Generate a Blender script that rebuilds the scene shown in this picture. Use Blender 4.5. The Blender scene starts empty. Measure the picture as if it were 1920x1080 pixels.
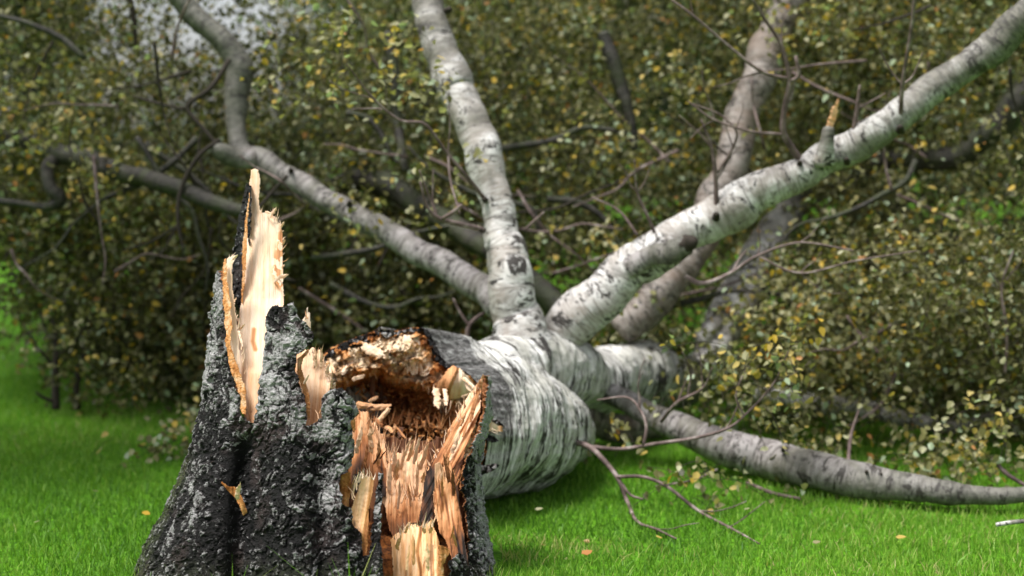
import bpy, math, random
import numpy as np
from mathutils import Vector

SC = bpy.context.scene
COL = SC.collection
R = math.radians
random.seed(7)
RNG = np.random.default_rng(11)

# ------------------------------------------------------------------ camera
F = 2666.67                     # focal length in photograph pixels (50 mm on 36 mm)
CAMZ = 1.0
PIT = math.atan(270 / F)
cam_d = bpy.data.cameras.new('camera')
cam = bpy.data.objects.new('camera', cam_d)
COL.objects.link(cam)
cam.location = (0, 0, CAMZ)
cam.rotation_euler = (math.pi / 2 - PIT, 0, 0)
cam_d.lens = 50
cam_d.sensor_width = 36
cam_d.clip_end = 900
cam_d.clip_start = 0.05
cam_d.dof.use_dof = True
cam_d.dof.focus_distance = 3.08
cam_d.dof.aperture_fstop = 2.1
SC.camera = cam

# ------------------------------------------------------------------ light
SUN_EL, SUN_AZ = R(69), R(246)     # azimuth measured from +Y clockwise
W = bpy.data.worlds.new('World')
SC.world = W
W.use_nodes = True
wn = W.node_tree
sky = wn.nodes.new('ShaderNodeTexSky')
sky.sky_type = 'NISHITA'
sky.sun_disc = False
sky.sun_elevation = SUN_EL
sky.sun_rotation = SUN_AZ
sky.air_density = 1.0
sky.dust_density = 3.0
bgn = wn.nodes['Background']
bgn.inputs['Strength'].default_value = 0.13
hs = wn.nodes.new('ShaderNodeHueSaturation')      # thin white overcast: the sky's blue is washed out
hs.inputs['Saturation'].default_value = 0.28
wn.links.new(sky.outputs[0], hs.inputs['Color'])
wn.links.new(hs.outputs[0], bgn.inputs['Color'])
sd = bpy.data.lights.new('sun', 'SUN')
sd.energy = 3.5
sd.angle = R(16)
sd.color = (1.0, 0.97, 0.93)
sun = bpy.data.objects.new('sun', sd)
COL.objects.link(sun)
sdir = Vector((math.sin(SUN_AZ) * math.cos(SUN_EL), math.cos(SUN_AZ) * math.cos(SUN_EL), math.sin(SUN_EL)))
sun.rotation_euler = (-sdir).to_track_quat('-Z', 'Y').to_euler()
SC.view_settings.view_transform = 'Standard'
SC.view_settings.look = 'None'
SC.view_settings.gamma = 1
SC.view_settings.exposure = 0.68
SC.cycles.max_bounces = 6
SC.cycles.transparent_max_bounces = 8

# ------------------------------------------------------------------ helpers
FW = np.array([0, math.cos(PIT), -math.sin(PIT)])
UP = np.array([0, math.sin(PIT), math.cos(PIT)])
RT = np.array([1.0, 0, 0])
CAM = np.array([0, 0, CAMZ])


DSC = 1.0


def P(px, py, d):
    """photograph direction + real distance -> world points"""
    d = np.asarray(d, float) * DSC
    px, py, d = np.broadcast_arrays(np.asarray(px, float), np.asarray(py, float), np.asarray(d, float))
    a = ((px - 960) / F)[..., None] * RT + ((540 - py) / F)[..., None] * UP + FW
    return CAM + d[..., None] * a


_perm = np.random.default_rng(3).permutation(256)
_perm = np.concatenate([_perm, _perm, _perm])
_g = np.random.default_rng(4).normal(size=(256, 3))
_g /= np.linalg.norm(_g, axis=1)[:, None]


def pn(p, seed=0):
    """gradient noise, about -0.7..0.7"""
    p = np.asarray(p, float) + seed * 17.31
    i = np.floor(p).astype(int)
    f = p - i
    u = f * f * f * (f * (f * 6 - 15) + 10)
    out = 0
    for dx in (0, 1):
        for dy in (0, 1):
            for dz in (0, 1):
                h = _perm[(_perm[(_perm[(i[..., 0] + dx) & 255] + i[..., 1] + dy) & 255] + i[..., 2] + dz) & 255]
                g = _g[h]
                v = g[..., 0] * (f[..., 0] - dx) + g[..., 1] * (f[..., 1] - dy) + g[..., 2] * (f[..., 2] - dz)
                w = (u[..., 0] if dx else 1 - u[..., 0]) * (u[..., 1] if dy else 1 - u[..., 1]) * (u[..., 2] if dz else 1 - u[..., 2])
                out = out + v * w
    return out


def fbm(p, octv=4, seed=0):
    p = np.asarray(p, float)
    o, a = 0, 1.0
    for k in range(octv):
        o = o + a * pn(p * 2 ** k, seed + k)
        a *= .5
    return o


def ridge(p, octv=4, seed=0):
    p = np.asarray(p, float)
    o, a = 0, 1.0
    for k in range(octv):
        o = o + a * (1 - 2.4 * np.abs(pn(p * 2 ** k, seed + k)))
        a *= .5
    return o / 1.9


def voro(p, seed=0):
    """F1, F2 and a cell random in 2-D"""
    i = np.floor(p).astype(int)
    f1 = np.full(p.shape[:-1], 9.0); f2 = f1.copy(); cid = np.zeros(p.shape[:-1])
    for dx in (-1, 0, 1):
        for dy in (-1, 0, 1):
            c = i + np.array([dx, dy])
            h = _perm[(_perm[(c[..., 0] + seed) & 255] + c[..., 1]) & 255]
            h2 = _perm[h + 31]
            q = c + np.stack([h / 255., h2 / 255.], -1)
            d = np.linalg.norm(q - p, axis=-1)
            near = d < f1
            f2 = np.where(near, f1, np.minimum(f2, d))
            cid = np.where(near, _perm[h2 + 77] / 255., cid)
            f1 = np.where(near, d, f1)
    return f1, f2, cid


def facet(p, seed=0):
    """flat tilted facets, one per cell: -1..1"""
    i = np.floor(p).astype(int)
    f1 = np.full(p.shape[:-1], 9.0); out = np.zeros(p.shape[:-1])
    for dx in (-1, 0, 1):
        for dy in (-1, 0, 1):
            c = i + np.array([dx, dy])
            h = _perm[(_perm[(c[..., 0] + seed) & 255] + c[..., 1]) & 255]
            h2 = _perm[h + 31]
            v = p - c - np.stack([h / 255., h2 / 255.], -1)
            d = np.linalg.norm(v, axis=-1)
            a = _perm[h2 + 77] / 255. * 6.283
            val = (_perm[h + 140] / 255. - .5) + 1.1 * (v[..., 0] * np.cos(a) + v[..., 1] * np.sin(a))
            out = np.where(d < f1, val, out); f1 = np.minimum(f1, d)
    return out


def sstep(a, b, x):
    t = np.clip((x - a) / (b - a), 0, 1)
    return t * t * (3 - 2 * t)


def inpoly(px, py, poly):
    poly = np.asarray(poly, float)
    r = np.zeros(px.shape, bool)
    x1, y1 = poly[-1]
    for x2, y2 in poly:
        if y1 != y2:
            c = ((y1 > py) != (y2 > py)) & (px < (x2 - x1) * (py - y1) / (y2 - y1) + x1)
            r ^= c
        x1, y1 = x2, y2
    return r


def polydist(px, py, poly, closed=True):
    poly = np.asarray(poly, float)
    best = np.full(px.shape, 1e9)
    n = len(poly)
    for k in range(n if closed else n - 1):
        a, b = poly[k], poly[(k + 1) % n]
        ab = b - a
        L = max(1e-9, ab @ ab)
        t = np.clip(((px - a[0]) * ab[0] + (py - a[1]) * ab[1]) / L, 0, 1)
        best = np.minimum(best, np.hypot(px - a[0] - t * ab[0], py - a[1] - t * ab[1]))
    return best


def mesh_obj(name, V, quads=None, tris=None, mat=None, parent=None, attrs=None, fattrs=None, smooth=True, org=(0, 0, 0)):
    V = np.asarray(V, float) - np.asarray(org, float)
    me = bpy.data.meshes.new(name)
    me.vertices.add(len(V))
    me.vertices.foreach_set('co', V.astype(np.float32).ravel())
    ls, st, n = [], [], 0
    if quads is not None and len(quads):
        q = np.asarray(quads, np.int32)
        ls.append(q.ravel()); st.append(np.arange(len(q)) * 4); n = q.size
    if tris is not None and len(tris):
        t = np.asarray(tris, np.int32)
        ls.append(t.ravel()); st.append(n + np.arange(len(t)) * 3)
    li = np.concatenate(ls); ss = np.concatenate(st)
    me.loops.add(len(li))
    me.loops.foreach_set('vertex_index', li.astype(np.int32))
    me.polygons.add(len(ss))
    me.polygons.foreach_set('loop_start', ss.astype(np.int32))
    me.polygons.foreach_set('use_smooth', np.full(len(ss), smooth))
    me.update(calc_edges=True)
    for k, a in (attrs or {}).items():
        a = np.asarray(a, np.float32)
        if a.ndim == 2:
            at = me.attributes.new(k, 'FLOAT_VECTOR', 'POINT'); at.data.foreach_set('vector', a.ravel())
        else:
            at = me.attributes.new(k, 'FLOAT', 'POINT'); at.data.foreach_set('value', a)
    for k, a in (fattrs or {}).items():
        at = me.attributes.new(k, 'FLOAT', 'FACE'); at.data.foreach_set('value', np.asarray(a, np.float32))
    if mat: me.materials.append(mat)
    me.validate()
    o = bpy.data.objects.new(name, me)
    COL.objects.link(o)
    if parent is not None: o.parent = parent
    else: o.location = org
    return o


def empty(name, loc, label, cat, group=None):
    o = bpy.data.objects.new(name, None)
    COL.objects.link(o)
    o.location = loc
    o['label'] = label; o['category'] = cat
    if group: o['group'] = group
    return o


def grid_sheet(PX, PY, D, mask, back, name, mat, parent, attrs, org, smooth=True):
    """closed shell from a masked grid: front at depth D, back surface `back` (arrays PXb, PYb, Db)"""
    nv, nu = PX.shape
    idx = np.arange(nv * nu).reshape(nv, nu)
    q = np.stack([idx[:-1, :-1], idx[1:, :-1], idx[1:, 1:], idx[:-1, 1:]], -1).reshape(-1, 4)
    m = mask.ravel()
    q = q[m[q].all(1)]
    V = P(PX, PY, D).reshape(-1, 3)
    B = P(*back).reshape(-1, 3)
    used = np.unique(q)
    mp = np.full(nv * nu, -1); mp[used] = np.arange(len(used))
    q = mp[q]; n = len(used)
    e = np.concatenate([q[:, [0, 1]], q[:, [1, 2]], q[:, [2, 3]], q[:, [3, 0]]])
    key = e[:, 0].astype(np.int64) * n + e[:, 1]
    rev = e[:, 1].astype(np.int64) * n + e[:, 0]
    bd = e[~np.isin(key, rev)]
    allq = np.concatenate([q, q[:, ::-1] + n, np.stack([bd[:, 1], bd[:, 0], bd[:, 0] + n, bd[:, 1] + n], -1)])
    at = {}
    for k, a in attrs.items():
        a = a.reshape(nv * nu, -1)[used]
        a = a[:, 0] if a.shape[1] == 1 else a
        at[k] = np.concatenate([a, a])
    at['edge'] = np.concatenate([np.zeros(n), np.ones(n)])
    return mesh_obj(name, np.concatenate([V[used], B[used]]), allq, mat=mat, parent=parent, attrs=at, org=org, smooth=smooth)


def raster(poly, step, pad=4):
    poly = np.asarray(poly, float)
    x0, y0 = poly.min(0) - pad; x1, y1 = poly.max(0) + pad
    return np.meshgrid(np.arange(x0, x1, step), np.arange(y0, y1, step))


def ragged(PX, PY, poly, amp, sc=14, seed=0, yjag=0.0):
    q = np.stack([PX / sc, PY / sc, PX * 0], -1)
    dx = fbm(q, 3, seed) * amp; dy = fbm(q, 3, seed + 9) * amp
    if yjag:                                     # fibres: teeth that change from column to column only
        dy = dy + yjag * np.abs(fbm(np.stack([PX / 5., PX * 0, PX * 0 + seed], -1), 3, seed + 4))
    return inpoly(PX + dx, PY + dy, poly)


def streak(X, Y, lean=0.0, seed=0, w=5.0):
    return np.clip(pn(np.stack([(X - lean * Y) / w, Y / 70., X * 0 + seed], -1), seed) * 2.2, -.25, 1)


def wood(name, poly, dep, parent, org, mat, thick=.03, rot=0.0, amp=.004, rag=3, yjag=5, seed=0, step=1.35, lean=0.0, fib=70, curve=0.0, rotfn=None, bump=None):
    """a slab of torn wood whose fibres run up the slab (lean = dx/dy of the grain)"""
    PX, PY = raster(poly, step)
    D = dep(PX, PY) if callable(dep) else np.full(PX.shape, float(dep))
    m = ragged(PX, PY, poly, rag, seed=seed, yjag=yjag)
    g = PX - lean * PY                            # across the grain
    c = np.stack([g / F * 3.3 * fib, PY / F * 3.3 * 4, D * 0 + seed * 1.7], -1)
    f = ridge(c, 4, seed)
    lumps = fbm(np.stack([PX / 30., PY / 60., D * 0], -1), 3, seed + 2)
    step_ = np.floor(pn(np.stack([g / 9., PY / 160., D * 0], -1), seed + 5) * 5) / 5
    disp = amp * f + amp * 1.6 * lumps + amp * 1.3 * step_
    if curve:
        xm, hw = np.mean(np.array(poly)[:, 0]), np.ptp(np.array(poly)[:, 0]) / 2
        disp = disp - curve * ((PX - xm) / hw) ** 2
    if bump is not None: disp = disp + bump(PX, PY)
    rt = np.full(PX.shape, float(rot)) if rotfn is None else rotfn(PX, PY)
    rt = rt + .10 * lumps - .07 * f
    at = {'rot': rt, 'grain': np.stack([g / F * 3.3, PY / F * 3.3, D * 0 + seed], -1)}
    ed = polydist(PX, PY, poly)
    th = thick * (0.25 + .75 * sstep(0, 12, ed))
    return grid_sheet(PX, PY, D - disp, m, (PX, PY, D + th), name, mat, parent, at, org)


def splinter(name, a, b, w, mat, parent, org, rot=.1, th=None, seed=0, jag=.6, n=14, w2=None):
    """thin broken sliver from a=(px,py,d) to b; w in pixels"""
    rg = np.random.default_rng(seed)
    A, B = P(*a), P(*b)
    ax = B - A; L = np.linalg.norm(ax); ax /= L
    side = np.cross(ax, FW); side /= np.linalg.norm(side)
    nrm = np.cross(side, ax)
    wm = w / F * a[2]; th = th or wm * .45
    w2 = .25 if w2 is None else w2
    t = np.linspace(0, 1, n)
    V = []
    wob = rg.normal(0, .06 * wm, (n, 2)).cumsum(0)
    prof = np.interp(t, [0, .12, .7, 1], [.8, 1, .95, w2])
    bend = rg.uniform(-.06, .06) * L
    K = 8
    offs = rg.uniform(.75, 1.2, (K,))
    tipj = rg.uniform(-jag, jag * .6, K) * wm * 1.6
    for i, s in enumerate(t):
        c = A + ax * L * s + side * (wob[i, 0] + bend * s * s) + nrm * wob[i, 1]
        for k in range(K):
            an = 2 * math.pi * k / K
            rr = offs[k] * (1 + .15 * rg.normal())
            q = c + side * math.cos(an) * wm / 2 * prof[i] * rr + nrm * math.sin(an) * th / 2 * prof[i] * rr
            if s == 1: q = q + ax * tipj[k]
            if s == 0: q = q - ax * tipj[(k + 3) % K] * .5
            V.append(q)
    V = np.array(V)
    quads = [[i * K + k, (i + 1) * K + k, (i + 1) * K + (k + 1) % K, i * K + (k + 1) % K] for i in range(n - 1) for k in range(K)]
    V = np.concatenate([V, [V[:K].mean(0), V[-K:].mean(0)]])
    tris = [[(k + 1) % K, k, n * K] for k in range(K)] + [[(n - 1) * K + k, (n - 1) * K + (k + 1) % K, n * K + 1] for k in range(K)]
    rt = np.full(len(V), rot) + rg.normal(0, .03, len(V))
    d = V - A
    at = {'rot': rt, 'grain': np.stack([d @ side, d @ ax, d @ nrm + seed], -1), 'edge': np.zeros(len(V))}
    return mesh_obj(name, V, quads, tris, mat, parent, at, org=org, smooth=False)


def catmull(pts, seg):
    pts = np.asarray(pts, float)
    p = np.concatenate([[2 * pts[0] - pts[1]], pts, [2 * pts[-1] - pts[-2]]])
    out = []
    for i in range(1, len(p) - 2):
        a, b, c, d = p[i - 1], p[i], p[i + 1], p[i + 2]
        n = max(2, int(np.linalg.norm((c - b)[:3]) / seg))
        t = np.linspace(0, 1, n, endpoint=False)[:, None]
        out.append(.5 * ((2 * b) + (c - a) * t + (2 * a - 5 * b + 4 * c - d) * t ** 2 + (3 * b - a - 3 * c + d) * t ** 3))
    out.append(p[-2][None])
    return np.concatenate(out)


def tube(name, pts, mat, parent, org, seg=.02, K=28, lump=.07, ringa=.0, fine=.0, seed=0, knots=(), caps=True, first=None, lm=5.0, old=0.0, wob=0.0):
    """pts: (px, py, distance, width in px); a tapered, uneven stem"""
    w = np.array([list(P(a, b, c)) + [wd / 2 * c / F] for a, b, c, wd in pts])
    S = catmull(w, seg)
    C, rad = S[:, :3], np.maximum(S[:, 3], .0006)
    if wob:                                     # crooked growth
        ss = np.concatenate([[0], np.cumsum(np.linalg.norm(np.diff(C, axis=0), axis=1))])
        ed = np.minimum(1, ss / .1)[:, None]
        C = C + ed * wob * rad[:, None] * np.stack([fbm(np.stack([ss * 7, ss * 0 + k * 3.3, ss * 0 + seed], -1), 2, seed) for k in range(3)], -1)
        rad = rad * (1 + .10 * pn(np.stack([ss * 9, ss * 0, ss * 0 + seed], -1), seed + 4))
    n = len(C)
    T = np.gradient(C, axis=0); T /= np.linalg.norm(T, axis=1)[:, None]
    s = np.concatenate([[0], np.cumsum(np.linalg.norm(np.diff(C, axis=0), axis=1))])
    up = np.cross(T[0], [0.3, .2, 1]); up /= np.linalg.norm(up)
    Us = []
    for i in range(n):
        up = up - T[i] * (up @ T[i]); up /= np.linalg.norm(up); Us.append(up)
    U = np.array(Us); Vv = np.cross(T, U)
    an = np.linspace(0, 2 * math.pi, K, endpoint=False)
    ca, sa = np.cos(an), np.sin(an)
    dirs = U[:, None] * ca[None, :, None] + Vv[:, None] * sa[None, :, None]
    rr = np.repeat(rad[:, None], K, 1)
    base = C[:, None] + dirs * rr[..., None]
    h = np.zeros_like(rr)
    if lump: rr = rr * (1 + lump * fbm(base * lm, 3, seed) + lump * .55 * pn(base * lm * 3.4, seed + 2))
    if ringa:                                   # peeling bark bands that go round the stem
        bc = np.stack([np.repeat(s[:, None], K, 1) * 22, ca[None] * rr * 3, sa[None] * rr * 3], -1)
        bc[..., 0] += 1.1 * fbm(base * 6, 2, seed + 8)
        hh = pn(bc, seed + 3); h = hh
        rr = rr + ringa * np.clip(hh * 3, -1, 1) + ringa * .6 * pn(bc * [2.3, 2, 2], seed + 6)
    if fine: rr = rr + fine * fbm(base * 60, 2, seed + 5)
    for (t, amp, wd) in knots:
        rr = rr * (1 + amp * np.exp(-((s / s[-1] - t) / wd) ** 2))[:, None]
    V = C[:, None] + dirs * rr[..., None]
    if first is not None: V = first(V, C, s, an)
    tipv = np.repeat((s / s[-1])[:, None], K, 1)
    oldv = np.repeat(sstep(old * 1.5, old * .3, s)[:, None], K, 1) * (.38 + .62 * sstep(-.2, .6, dirs[..., 2])) if old else rr * 0
    bc = np.stack([np.repeat(s[:, None], K, 1) + seed * 3.1, ca[None] * rr, sa[None] * rr], -1)
    i = np.arange(n - 1)[:, None] * K; k = np.arange(K)[None]; k2 = (k + 1) % K
    q = np.stack([i + k, i + k2, i + K + k2, i + K + k], -1).reshape(-1, 4)
    V = V.reshape(-1, 3); bc = bc.reshape(-1, 3); hf = h.ravel(); oldv = oldv.ravel(); tipv = tipv.ravel(); tr = []
    if caps:
        V = np.concatenate([V, [C[0] - T[0] * rad[0] * .15, C[-1] + T[-1] * rad[-1] * .6]])
        bc = np.concatenate([bc, [bc[0], bc[-1]]]); hf = np.concatenate([hf, [0, 0]]); oldv = np.concatenate([oldv, [0, 0]]); tipv = np.concatenate([tipv, [0, 1]])
        N = n * K
        tr = ([] if caps == 'end' else [[(j + 1) % K, j, N] for j in range(K)]) + [[N - K + j, N - K + (j + 1) % K, N + 1] for j in range(K)]
    return mesh_obj(name, V, q, tr, mat, parent, {'bc': bc, 'h': hf, 'old': oldv, 'tip': tipv}, org=org)


# ------------------------------------------------------------------ materials
class NT:
    def __init__(s, name, rough=.8, spec=.3):
        s.m = bpy.data.materials.new(name); s.m.use_nodes = True
        s.t = s.m.node_tree; s.b = s.t.nodes['Principled BSDF']
        s.b.inputs['Roughness'].default_value = rough
        s.b.inputs['Specular IOR Level'].default_value = spec

    def n(s, typ, ins=None, **kw):
        nd = s.t.nodes.new('ShaderNode' + typ)
        for k, v in kw.items(): setattr(nd, k, v)
        for k, v in (ins or {}).items(): s.put(nd.inputs[k], v)
        return nd

    def put(s, sock, v):
        if isinstance(v, bpy.types.NodeSocket): s.t.links.new(v, sock)
        elif isinstance(v, bpy.types.Node): s.t.links.new(v.outputs[0], sock)
        else: sock.default_value = v

    def attr(s, nm, out='Fac'): return s.n('Attribute', attribute_name=nm).outputs[out]

    def math(s, op, a, b=0.0, c=None, clamp=False):
        nd = s.n('Math', operation=op, use_clamp=clamp)
        s.put(nd.inputs[0], a); s.put(nd.inputs[1], b)
        if c is not None: s.put(nd.inputs[2], c)
        return nd.outputs[0]

    def noise(s, vec, scale, detail=4, rough=.55, mul=None, dist=0.0):
        if mul is not None:
            vec = s.n('VectorMath', {0: vec, 1: mul}, operation='MULTIPLY').outputs[0]
        return s.n('TexNoise', {'Vector': vec, 'Scale': scale, 'Detail': detail, 'Roughness': rough, 'Distortion': dist}).outputs['Fac']

    def ramp(s, f, stops, interp='LINEAR'):
        nd = s.n('ValToRGB', {0: f}); cr = nd.color_ramp; cr.interpolation = interp
        while len(cr.elements) < len(stops): cr.elements.new(.5)
        for e, (p, c) in zip(cr.elements, stops):
            e.position = p; e.color = (*c, 1) if len(c) == 3 else c
        return nd.outputs[0]

    def mix(s, f, a, b, mode='MIX'):
        nd = s.n('Mix', data_type='RGBA', blend_type=mode)
        s.put(nd.inputs[0], f); s.put(nd.inputs[6], a if not isinstance(a, tuple) else (*a, 1)); s.put(nd.inputs[7], b if not isinstance(b, tuple) else (*b, 1))
        return nd.outputs[2]

    def bump(s, h, st=.5, dist=.004):
        s.put(s.b.inputs['Normal'], s.n('Bump', {'Height': h, 'Strength': st, 'Distance': dist}).outputs[0])

    def col(s, c): s.put(s.b.inputs['Base Color'], c)


# old fissured bark of the stump
M = NT('fissured_bark', .72, .28)
pos = M.n('TexCoord').outputs['Object']
h = M.attr('h'); sv = M.attr('silver')
nf = M.noise(pos, 130, 6, .75)
ns = M.noise(pos, 16, 6, .72, (1, 1, 3.4), 1.2)
nh = M.noise(pos, 60, 4, .7, (1, 1, 3.0), .5)
npz = M.noise(pos, 9, 3, .5)
f = M.math('MULTIPLY', h, .62)
f = M.math('ADD', f, M.math('MULTIPLY', M.math('SUBTRACT', nf, .5), .55))
f = M.math('ADD', f, M.math('MULTIPLY', M.math('SUBTRACT', ns, .5), 1.0))
f = M.math('ADD', f, M.math('MULTIPLY', M.math('SUBTRACT', nh, .5), .5))
f = M.math('ADD', f, M.math('MULTIPLY', M.math('SUBTRACT', sv, .32), .72), clamp=True)
c = M.ramp(f, [(.0, (.004, .0035, .0035)), (.28, (.009, .007, .007)), (.42, (.026, .021, .020)), (.52, (.085, .080, .078)), (.60, (.27, .262, .258)), (.74, (.55, .54, .53)), (.95, (.70, .69, .68))])
brown = M.ramp(npz, [(.52, (0, 0, 0)), (.62, (1, 1, 1))])
c = M.mix(M.math('MULTIPLY', brown, .35), c, (.085, .055, .05))
fk = M.noise(pos, 52, 6, .78, (1, 1, 1.5), .6)          # crisp silvery scales that stand on the plates
fk = M.math('ADD', fk, M.math('MULTIPLY', M.math('SUBTRACT', h, .45), .30))
fk = M.math('ADD', fk, M.math('MULTIPLY', M.math('SUBTRACT', sv, .35), .16))
fm = M.ramp(fk, [(.555, (0, 0, 0)), (.60, (1, 1, 1))])
c = M.mix(M.math('MULTIPLY', fm, .85), c, M.ramp(nf, [(.35, (.15, .143, .14)), (.65, (.50, .49, .485))]))
dk = M.noise(pos, 34, 5, .75, (1, 1, .55), .8)          # black cracks between them
dm = M.ramp(M.math('ADD', dk, M.math('MULTIPLY', M.math('SUBTRACT', h, .5), .22)), [(.40, (1, 1, 1)), (.455, (0, 0, 0))])
c = M.mix(M.math('MULTIPLY', dm, .95), c, (.006, .005, .005))
moss = M.attr('moss')
c = M.mix(M.math('MULTIPLY', moss, M.ramp(nf, [(.42, (0, 0, 0)), (.6, (1, 1, 1))])), c, (.07, .10, .02))
edge = M.attr('edge')
ec = M.ramp(nf, [(.3, (.16, .05, .02)), (.55, (.42, .17, .06)), (.8, (.6, .33, .15))])
c = M.mix(M.ramp(edge, [(.18, (0, 0, 0)), (.3, (1, 1, 1))]), c, ec)
M.col(c); M.bump(M.math('ADD', nf, M.math('ADD', ns, nh)), 1.0, .008)
M_BARK = M.m

# torn wood: rot 0 cream .. 1 black brown
M = NT('torn_wood', .75, .25)
gr = M.attr('grain', 'Vector'); rt = M.attr('rot')
g1 = M.noise(gr, 1.0, 5, .65, (150, 5, 150), .3)
g2 = M.noise(gr, 1.0, 4, .6, (45, 3, 45), .8)
g3 = M.noise(gr, 1.0, 3, .6, (420, 14, 420))
f = M.math('ADD', rt, M.math('MULTIPLY', M.math('SUBTRACT', g1, .5), .28))
f = M.math('ADD', f, M.math('MULTIPLY', M.math('SUBTRACT', g2, .5), .42))
f = M.math('ADD', f, M.math('MULTIPLY', M.math('SUBTRACT', g3, .5), .14), clamp=True)
c = M.ramp(f, [(.0, (.84, .66, .50)), (.18, (.76, .50, .31)), (.32, (.62, .31, .14)), (.50, (.36, .14, .05)), (.7, (.13, .052, .024)), (.88, (.035, .018, .012)), (1, (.012, .008, .006))])
M.col(c); M.bump(M.math('ADD', g3, g1), .7, .003)
M_WOOD = M.m

# yellow, fresher sapwood of the low blocks
M = NT('yellow_sapwood', .7, .25)
gr = M.attr('grain', 'Vector'); rt = M.attr('rot')
g1 = M.noise(gr, 1.0, 5, .65, (150, 6, 150), .3)
g2 = M.noise(gr, 1.0, 4, .6, (50, 5, 50), .8)
f = M.math('ADD', rt, M.math('ADD', M.math('MULTIPLY', M.math('SUBTRACT', g1, .5), .6), M.math('MULTIPLY', M.math('SUBTRACT', g2, .5), .6)), clamp=True)
c = M.ramp(f, [(.0, (.87, .59, .35)), (.20, (.76, .42, .19)), (.42, (.50, .23, .075)), (.62, (.26, .10, .03)), (.85, (.05, .025, .015)), (1, (.015, .01, .008))])
M.col(c); M.bump(g1, .7, .003)
M_YEL = M.m

# crumbly rotten heart and orange cambium
M = NT('rotten_heartwood', .9, .15)
pos = M.n('TexCoord').outputs['Object']
rt = M.attr('rot')
n1 = M.noise(pos, 45, 6, .7); n2 = M.noise(pos, 150, 4, .7); n3 = M.noise(pos, 14, 3, .6)
f = M.math('ADD', rt, M.math('MULTIPLY', M.math('SUBTRACT', n1, .5), .75))
f = M.math('ADD', f, M.math('MULTIPLY', M.math('SUBTRACT', n2, .5), .45))
f = M.math('ADD', f, M.math('MULTIPLY', M.math('SUBTRACT', n3, .5), .35), clamp=True)
c = M.ramp(f, [(.0, (.86, .69, .49)), (.18, (.78, .52, .30)), (.34, (.66, .31, .11)), (.54, (.38, .135, .035)), (.72, (.13, .048, .018)), (.88, (.035, .016, .01)), (1, (.012, .008, .006))])
M.col(c); M.bump(M.math('ADD', n1, n2), 1.0, .008)
M_ROT = M.m


def birch(name, white, grey, dark, cover, fleck=1.0, tint=(.30, .30, .2), bst=.7, k=(4, 13), far=None):
    """cover: share of black flecks; fleck: their frequency along the stem"""
    M = NT(name, .55, .4)
    bc = M.attr('bc', 'Vector')
    a = M.noise(bc, 1.0, 6, .7, (95 * fleck, k[0], k[0]), 1.0)
    b = M.noise(bc, 1.0, 6, .72, (58 * fleck, k[1], k[1]), .9)
    b2 = M.noise(bc, 1.0, 4, .6, (120 * fleck, 26, 26), 1.0)
    l = M.noise(bc, 1.0, 4, .6, (9, 7, 7), .5)
    c = M.ramp(a, [(.36, tuple(x * .40 for x in grey)), (.45, grey), (.55, white)])
    t1 = M.ramp(l, [(.46, (0, 0, 0)), (.60, (1, 1, 1))])
    c = M.mix(M.math('MULTIPLY', t1, .55), c, tint)
    if far is not None:                        # greyer and mossier toward the outer end
        tp = M.math('ADD', M.attr('tip'), M.math('MULTIPLY', M.math('SUBTRACT', l, .5), .9))
        c = M.mix(M.ramp(tp, [(.22, (0, 0, 0)), (.70, (1, 1, 1))]), c, M.mix(M.ramp(b2, [(.40, (0, 0, 0)), (.6, (1, 1, 1))]), tuple(x * .45 for x in far), far))
    fl = M.math('ADD', b, M.math('MULTIPLY', M.math('SUBTRACT', b2, .5), .5))
    fl = M.math('ADD', fl, M.math('MULTIPLY', M.math('SUBTRACT', l, .5), .35))
    fl = M.math('ADD', fl, M.math('MULTIPLY', M.attr('h'), -.10))
    bl = M.ramp(M.math('SUBTRACT', fl, .5 - cover), [(.06, (1, 1, 1)), (.11, (0, 0, 0))])
    bl = M.ramp(M.math('ADD', M.math('SUBTRACT', fl, cover), 0.0), [(.34, (1, 1, 1)), (.40, (0, 0, 0))])
    c = M.mix(bl, c, dark)
    old = M.attr('old')                        # rough grey bark near the butt
    ob = M.noise(bc, 1.0, 6, .75, (26, 60, 60), 1.2)
    oc = M.ramp(ob, [(.38, (.012, .011, .011)), (.48, (.07, .065, .062)), (.58, (.22, .22, .215)), (.7, (.42, .42, .41))])
    om = M.ramp(M.math('ADD', old, M.math('MULTIPLY', M.math('SUBTRACT', b, .5), 1.2)), [(.40, (0, 0, 0)), (.58, (1, 1, 1))])
    c = M.mix(om, c, oc)
    M.col(c); M.bump(M.math('ADD', M.math('ADD', a, fl), ob), bst, .006)
    return M.m


M_WHITE = birch('white_birch_bark', (.80, .78, .76), (.50, .48, .45), (.035, .030, .026), .045, 1.0, (.60, .50, .42))
M_RING = birch('ringed_birch_bark', (.76, .75, .73), (.44, .43, .40), (.030, .026, .023), .075, .9, (.42, .41, .35), .8, (2.2, 9))
M_LIMB = birch('limb_birch_bark', (.64, .625, .61), (.36, .34, .32), (.04, .034, .03), .045, .5, (.30, .25, .21), .5, (12, 18), (.155, .145, .12))
M_GREY = birch('grey_limb_bark', (.33, .305, .30), (.18, .16, .155), (.035, .03, .026), .035, .5, (.09, .085, .05), .5, (12, 18), (.15, .145, .12))
M_TAN = birch('tan_limb_bark', (.25, .22, .20), (.15, .125, .105), (.04, .033, .028), .05, .5, (.16, .11, .08), .5, (12, 18))
M_DARK = birch('mossy_dark_bark', (.042, .037, .028), (.022, .019, .014), (.012, .010, .008), .02, .7, (.035, .05, .010))

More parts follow.
